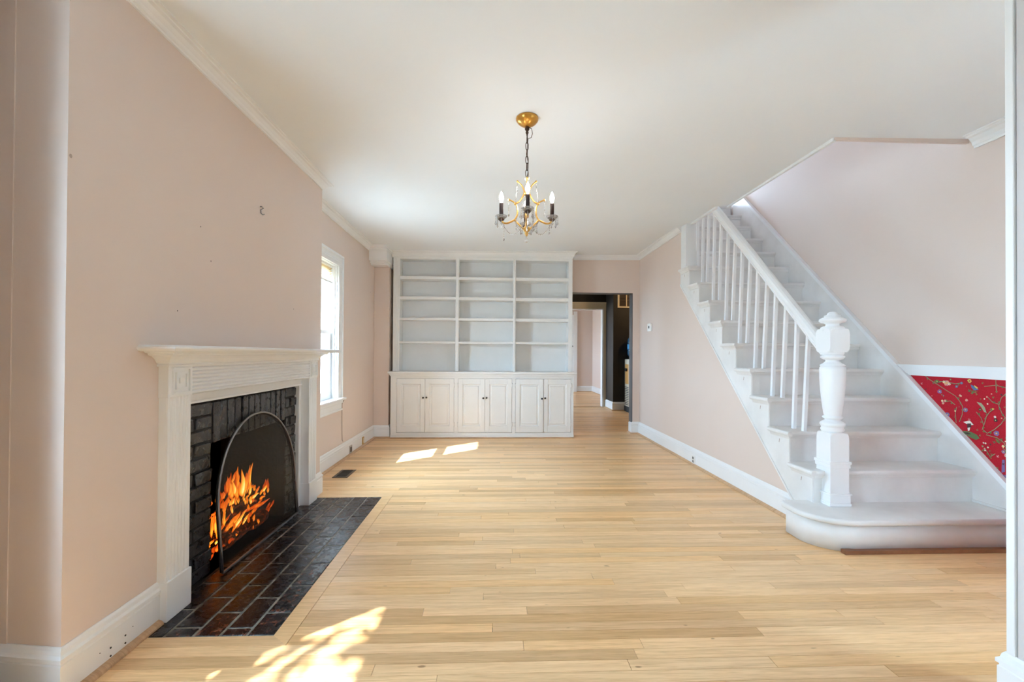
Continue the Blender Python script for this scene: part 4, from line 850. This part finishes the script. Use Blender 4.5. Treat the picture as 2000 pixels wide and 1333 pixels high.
for i in range(NA):
    a = A0 + i * PI / 2 ; rc = .152
    arm = smooth([pol(.012, 1.888, a), pol(.030, 1.905, a), pol(.058, 1.932, a), pol(.072, 1.946, a), pol(.090, 1.938, a), pol(.115, 1.928, a), pol(.138, 1.930, a), pol(rc, 1.945, a)])
    obj('arm', MB().tube(arm, .0078, 8, flat=.75), M_gold, ch)
    sc = smooth([pol(.072, 1.946, a), pol(.058, 1.975, a), pol(.056, 2.01, a), pol(.064, 2.04, a), pol(.082, 2.058, a), pol(.105, 2.068, a)])
    obj('scroll', MB().tube(sc, [.0074 - .002 * k / len(sc) for k in range(len(sc))], 8, flat=.75).ball(pol(.106, 2.068, a), .008, 8, 5), M_gold, ch)
    up = smooth([pol(.068, 2.046, a), pol(.045, 2.058, a), pol(.028, 2.082, a), pol(.016, 2.110, a), pol(.020, 2.135, a), pol(.034, 2.160, a), pol(.054, 2.178, a)])
    obj('crown_scroll', MB().tube(up, [.0074 - .002 * k / len(up) for k in range(len(up))], 8, flat=.75).ball(pol(.056, 2.180, a), .007, 8, 5).ball(pol(.070, 2.045, a), .008, 8, 5), M_gold, ch)
    p = pol(rc, 0, a)
    obj('candle_cup', MB().lathe([(.004, 1.936), (.012, 1.942), (.020, 1.950), (.012, 1.955), (.011, 1.962)], (p[0], p[1], 0), 14), M_bronze, ch)
    obj('bobeche', bobeche((p[0], p[1], 1.956)), M_crystal, ch)
    obj('candle_sleeve', MB().lathe([(.0122, 1.968), (.0122, 2.046), (.0085, 2.050), (0, 2.050)], (p[0], p[1], 0), 18), M_candle, ch)
    obj('bulb', MB().lathe([(.005, 2.050), (.007, 2.056), (.0125, 2.072), (.0135, 2.082), (.011, 2.095), (.005, 2.110), (.0012, 2.118), (0, 2.119)], (p[0], p[1], 0), 18), M_bulb, ch)
    for k in range(5):
        b = a - 1.6 + k * .8; q = (p[0] + .034 * math.cos(b), p[1] + .034 * math.sin(b), 1.966); obj('crystal_strand', drop(q, .040 if k != 2 else .03), M_crystal, ch)
    obj('crystal_strand', drop(pol(.136, 1.925, a), .085 if i == 2 else .045), M_crystal, ch)
    obj('crystal_strand', drop(pol(.108, 2.062, a), .075), M_crystal, ch)
    obj('crystal_strand', drop(pol(.057, 2.174, a), .038), M_crystal, ch)
    obj('crystal_strand', strand(fest(pol(.056, 2.174, a), pol(.07, 2.05, a), .02)), M_crystal, ch)
    obj('crystal_strand', strand(fest(pol(.150, 1.936, a), pol(.035, 1.90, a), .055)), M_crystal, ch)
    a2 = a + PI / 2
    obj('crystal_strand', strand(fest(pol(.072, 1.945, a), pol(.072, 1.945, a2), .05)), M_crystal, ch)
    obj('crystal_strand', strand(fest(pol(.020, 2.09, a + .7), pol(.060, 1.95, a + .75), .012)), M_crystal, ch)
    obj('crystal_strand', drop(pol(.072, 1.945, a + .5), .05), M_crystal, ch)
    obj('crystal_strand', drop(pol(.045, 1.93, a + .9), .045), M_crystal, ch)

# ------------------------------------------------------------------ small things
vt = thing('floor_register', (-1.40, 4.265, .001), 'black metal floor vent set in the oak boards near the window', 'vent')
m = MB(); vx0, vx1, vy0, vy1 = -1.475, -1.338, 4.13, 4.40
m.box(vx0, vx0 + .022, vy0, vy1, -.005, .004).box(vx1 - .022, vx1, vy0, vy1, -.005, .004).box(vx0, vx1, vy0, vy0 + .02, -.005, .004).box(vx0, vx1, vy1 - .02, vy1, -.005, .004)
M_vent = mat('worn_bronze_vent', (.16, .115, .085), .45, .5)
obj('frame', m, M_vent, vt); obj('dark_box', MB().box(vx0 + .01, vx1 - .01, vy0 + .01, vy1 - .01, -.012, -.004).box(vx0, vx1, vy0, vy1, 0, .0012), M_black, vt)
for k in range(11): yy = vy0 + .03 + k * (vy1 - vy0 - .06) / 10; obj('louvre', MB().box(vx0 + .02, vx1 - .02, yy - .003, yy + .003, -.006, .0025), M_black, vt)

def outlet(name, x, y, z, w_, h_, label, pm_, side, kind):
    t = thing(name, (x, y, z), label, 'outlet', 'wall outlets in the baseboards')
    obj('plate', MB().cbox(min(x, x + side * .006), max(x, x + side * .006), y - w_ / 2, y + w_ / 2, z - h_ / 2, z + h_ / 2, .0015), pm_, t)
    X = x + side * .0062
    if kind == 'old':
        obj('socket', MB().cbox(min(X, X + side * .004), max(X, X + side * .004), y - w_ * .27, y + w_ * .27, z - h_ * .32, z + h_ * .32, .0015), M_bronze, t)
        obj('slots', MB().box(min(X, X + side * .005), max(X, X + side * .005), y - .012, y - .006, z - .004, z + .012).box(min(X, X + side * .005), max(X, X + side * .005), y + .006, y + .012, z - .004, z + .012), M_black, t)
    elif kind == 'brass':
        obj('socket', MB().cbox(min(X, X + side * .003), max(X, X + side * .003), y - .016, y + .016, z - .028, z + .028, .001), mat('ivory_plastic', (.72, .62, .44), .4), t)
    else:
        for dz in (-.018, .018): obj('socket', MB().cbox(min(X, X + side * .003), max(X, X + side * .003), y - .014, y + .014, z + dz - .012, z + dz + .012, .001), M_steel, t)
        obj('slots', MB().box(min(X, X + side * .004), max(X, X + side * .004), y - .008, y - .004, z + .01, z + .024).box(min(X, X + side * .004), max(X, X + side * .004), y + .004, y + .008, z + .01, z + .024), M_black, t)
outlet('wall_outlet', XL + .018, 5.05, .062, .085, .085, 'old socket with a dark centre in the left baseboard nearest the window', mat('greyed_socket_plate', (.42, .38, .34), .5), 1, 'old')
outlet('wall_outlet', XL + .018, 5.52, .068, .07, .09, 'brass plated socket in the left baseboard nearest the bookcase', M_brass, 1, 'brass')
outlet('wall_outlet', XR - .018, 4.53, .060, .075, .08, 'steel socket in the right baseboard below the stairs', M_plastic, -1, 'new')
th = thing('thermostat', (XR, 5.86, 1.505), 'small white round cornered thermostat on the right wall near the hall opening', 'thermostat')
obj('case', MB().cbox(XR - .028, XR, 5.80, 5.92, 1.45, 1.555, .012), M_plastic, th); obj('display', MB().cbox(XR - .030, XR - .026, 5.835, 5.875, 1.487, 1.520, .002), M_black, th)
obj('wire_hook', MB().tube([(XW + .002, 2.74, 2.025), (XW + .012, 2.735, 2.023), (XW + .013, 2.755, 2.020), (XW + .006, 2.737, 2.005), (XW + .005, 2.742, 1.985), (XW + .012, 2.75, 1.978), (XW + .014, 2.762, 1.985)], .0028, 6), M_steel, org=(XW, 2.74, 2.0), label='bent wire hook left in the pink chimney breast above the mantel', cat='hook')
cb_ = [(XL + .034, 4.79, .650), (XL + .006, 4.80, .60), (XL + .004, 4.805, .45), (XL + .004, 4.81, .30), (XL + .005, 4.815, .21), (XL + .012, 4.82, .195)]
obj('wall_cable', MB().tube(cb_, .003, 6), M_cable, org=(XL, 4.8, .4), label='thin tan cable running down the wall below the window corner', cat='cable')
sdv = thing('window_shade', (XL - .05, 4.34, 2.03), 'short tan pleated shade drawn up at the top of the left window', 'shade')
obj('head_rail', MB().cbox(XL - .075, XL - .035, 3.88, 4.63, 2.012, 2.034, .003), M_plastic, sdv)
m = MB(); pl = []
for k in range(13): z = 2.012 - .150 * k / 12; pl.append((XL - .055 + (.012 if k % 2 else -.012), z))
vs = [(x, y, z) for x, z in pl for y in (3.89, 4.62)]; m.add(vs, [(2 * k, 2 * k + 1, 2 * k + 3, 2 * k + 2) for k in range(12)]); obj('pleated_fabric', m, M_shade, sdv)
obj('bottom_rail', MB().cbox(XL - .072, XL - .038, 3.89, 4.62, 1.846, 1.864, .003), M_plastic, sdv)
# hall: return air grille, water cooler, bottle
gr = thing('return_grille', (2.75, 8.9, 2.1), 'cream return air grille high on the black hall wall', 'grille')
m = MB(); gx0, gx1, gz0, gz1 = 2.475, 3.05, 2.075, 2.48
m.cbox(gx0, gx0 + .035, 8.885, 8.902, gz0 + .03, gz1 - .03, .001).cbox(gx1 - .035, gx1, 8.885, 8.902, gz0 + .03, gz1 - .03, .001).cbox(gx0, gx1, 8.885, 8.902, gz0, gz0 + .03, .003).cbox(gx0, gx1, 8.885, 8.902, gz1 - .03, gz1, .003).cbox(2.645, 2.665, 8.885, 8.902, gz0 + .03, gz1 - .03, .001).cbox(2.845, 2.865, 8.885, 8.902, gz0 + .03, gz1 - .03, .001)
obj('frame', m, M_cream, gr)
for k in range(14): z = gz0 + .04 + k * .026; obj('louvre', MB().add([(gx0 + .03, 8.888, z), (gx1 - .03, 8.888, z), (gx1 - .03, 8.899, z + .014), (gx0 + .03, 8.899, z + .014)], [(0, 1, 2, 3)]), M_vent, gr)
wcx = thing('water_cooler', (2.76, 8.72, 0), 'beige freestanding water cooler against the black hall wall', 'water cooler')
obj('body', MB().cbox(2.615, 2.92, 8.56, 8.86, .11, 1.04, .012).box(2.62, 2.915, 8.565, 8.855, .1, .12), M_beige, wcx)
obj('base', MB().cbox(2.605, 2.93, 8.55, 8.87, .0, .11, .01), M_black, wcx)
obj('dispenser_recess', MB().cbox(2.611, 2.63, 8.60, 8.82, .55, .94, .006), M_amber, wcx)
for yy in (8.68, 8.75): obj('tap', MB().cbox(2.585, 2.612, yy - .012, yy + .012, .80, .86, .004), M_black, wcx)
for k in range(11): obj('louvre', MB().cbox(2.606, 2.617, 8.60, 8.82, .14 + k * .034, .153 + k * .034, .002), M_bronze, wcx)
wb = thing('water_bottle', (2.76, 8.71, 1.04), 'upturned blue water bottle standing on the beige cooler', 'bottle')
obj('jug', MB().lathe([(.03, 1.035), (.05, 1.05), (.11, 1.10), (.13, 1.14), (.13, 1.20), (.124, 1.21), (.13, 1.22), (.13, 1.30), (.124, 1.31), (.13, 1.32), (.13, 1.42), (.115, 1.46), (.02, 1.47), (0, 1.47)], (2.76, 8.71, 0), 24), M_blueplastic, wb)
obj('paper_label', MB().lathe([(.1315, 1.235), (.1315, 1.335)], (2.76, 8.71, 0), 24), mat('blue_label', (.05, .32, .62), .5), wb)

# a tree outside the near window breaks up the sunlight
tr = thing('tree', (-3.6, -.6, -.6), 'leafy tree outside the window on the near left', 'tree')
obj('trunk', MB().tube([(-3.7, -1.3, -.62), (-3.66, -1.25, .8), (-3.6, -1.2, 2.0), (-3.5, -1.0, 3.4), (-3.45, -.9, 4.4)], [.12, .10, .085, .06, .02], 10).tube([(-3.6, -1.2, 2.0), (-3.3, -.7, 2.5), (-3.0, -.2, 2.75)], [.05, .03, .01], 8), M_bark, tr)
rt = random.Random(21); m = MB()
D = Vector((.559, .453, -.695))
for k in range(420):
    # leaf twigs around the branch: the light that reaches the floor passes between them
    c = Vector((rt.gauss(-2.95, .25), rt.gauss(-.25, .42), rt.gauss(2.55, .42))); s_ = rt.uniform(.035, .075)
    u = Vector((rt.gauss(0, 1), rt.gauss(0, 1), rt.gauss(0, .5))).normalized(); v = u.cross(Vector((rt.gauss(0, 1), rt.gauss(0, 1), rt.gauss(0, 1)))).normalized()
    m.add([c - u * s_, c + v * s_ * .45, c + u * s_ * 1.3, c - v * s_ * .45], [(0, 1, 2, 3)])
obj('foliage', m, M_leaf, tr, kind='stuff', fix=False)
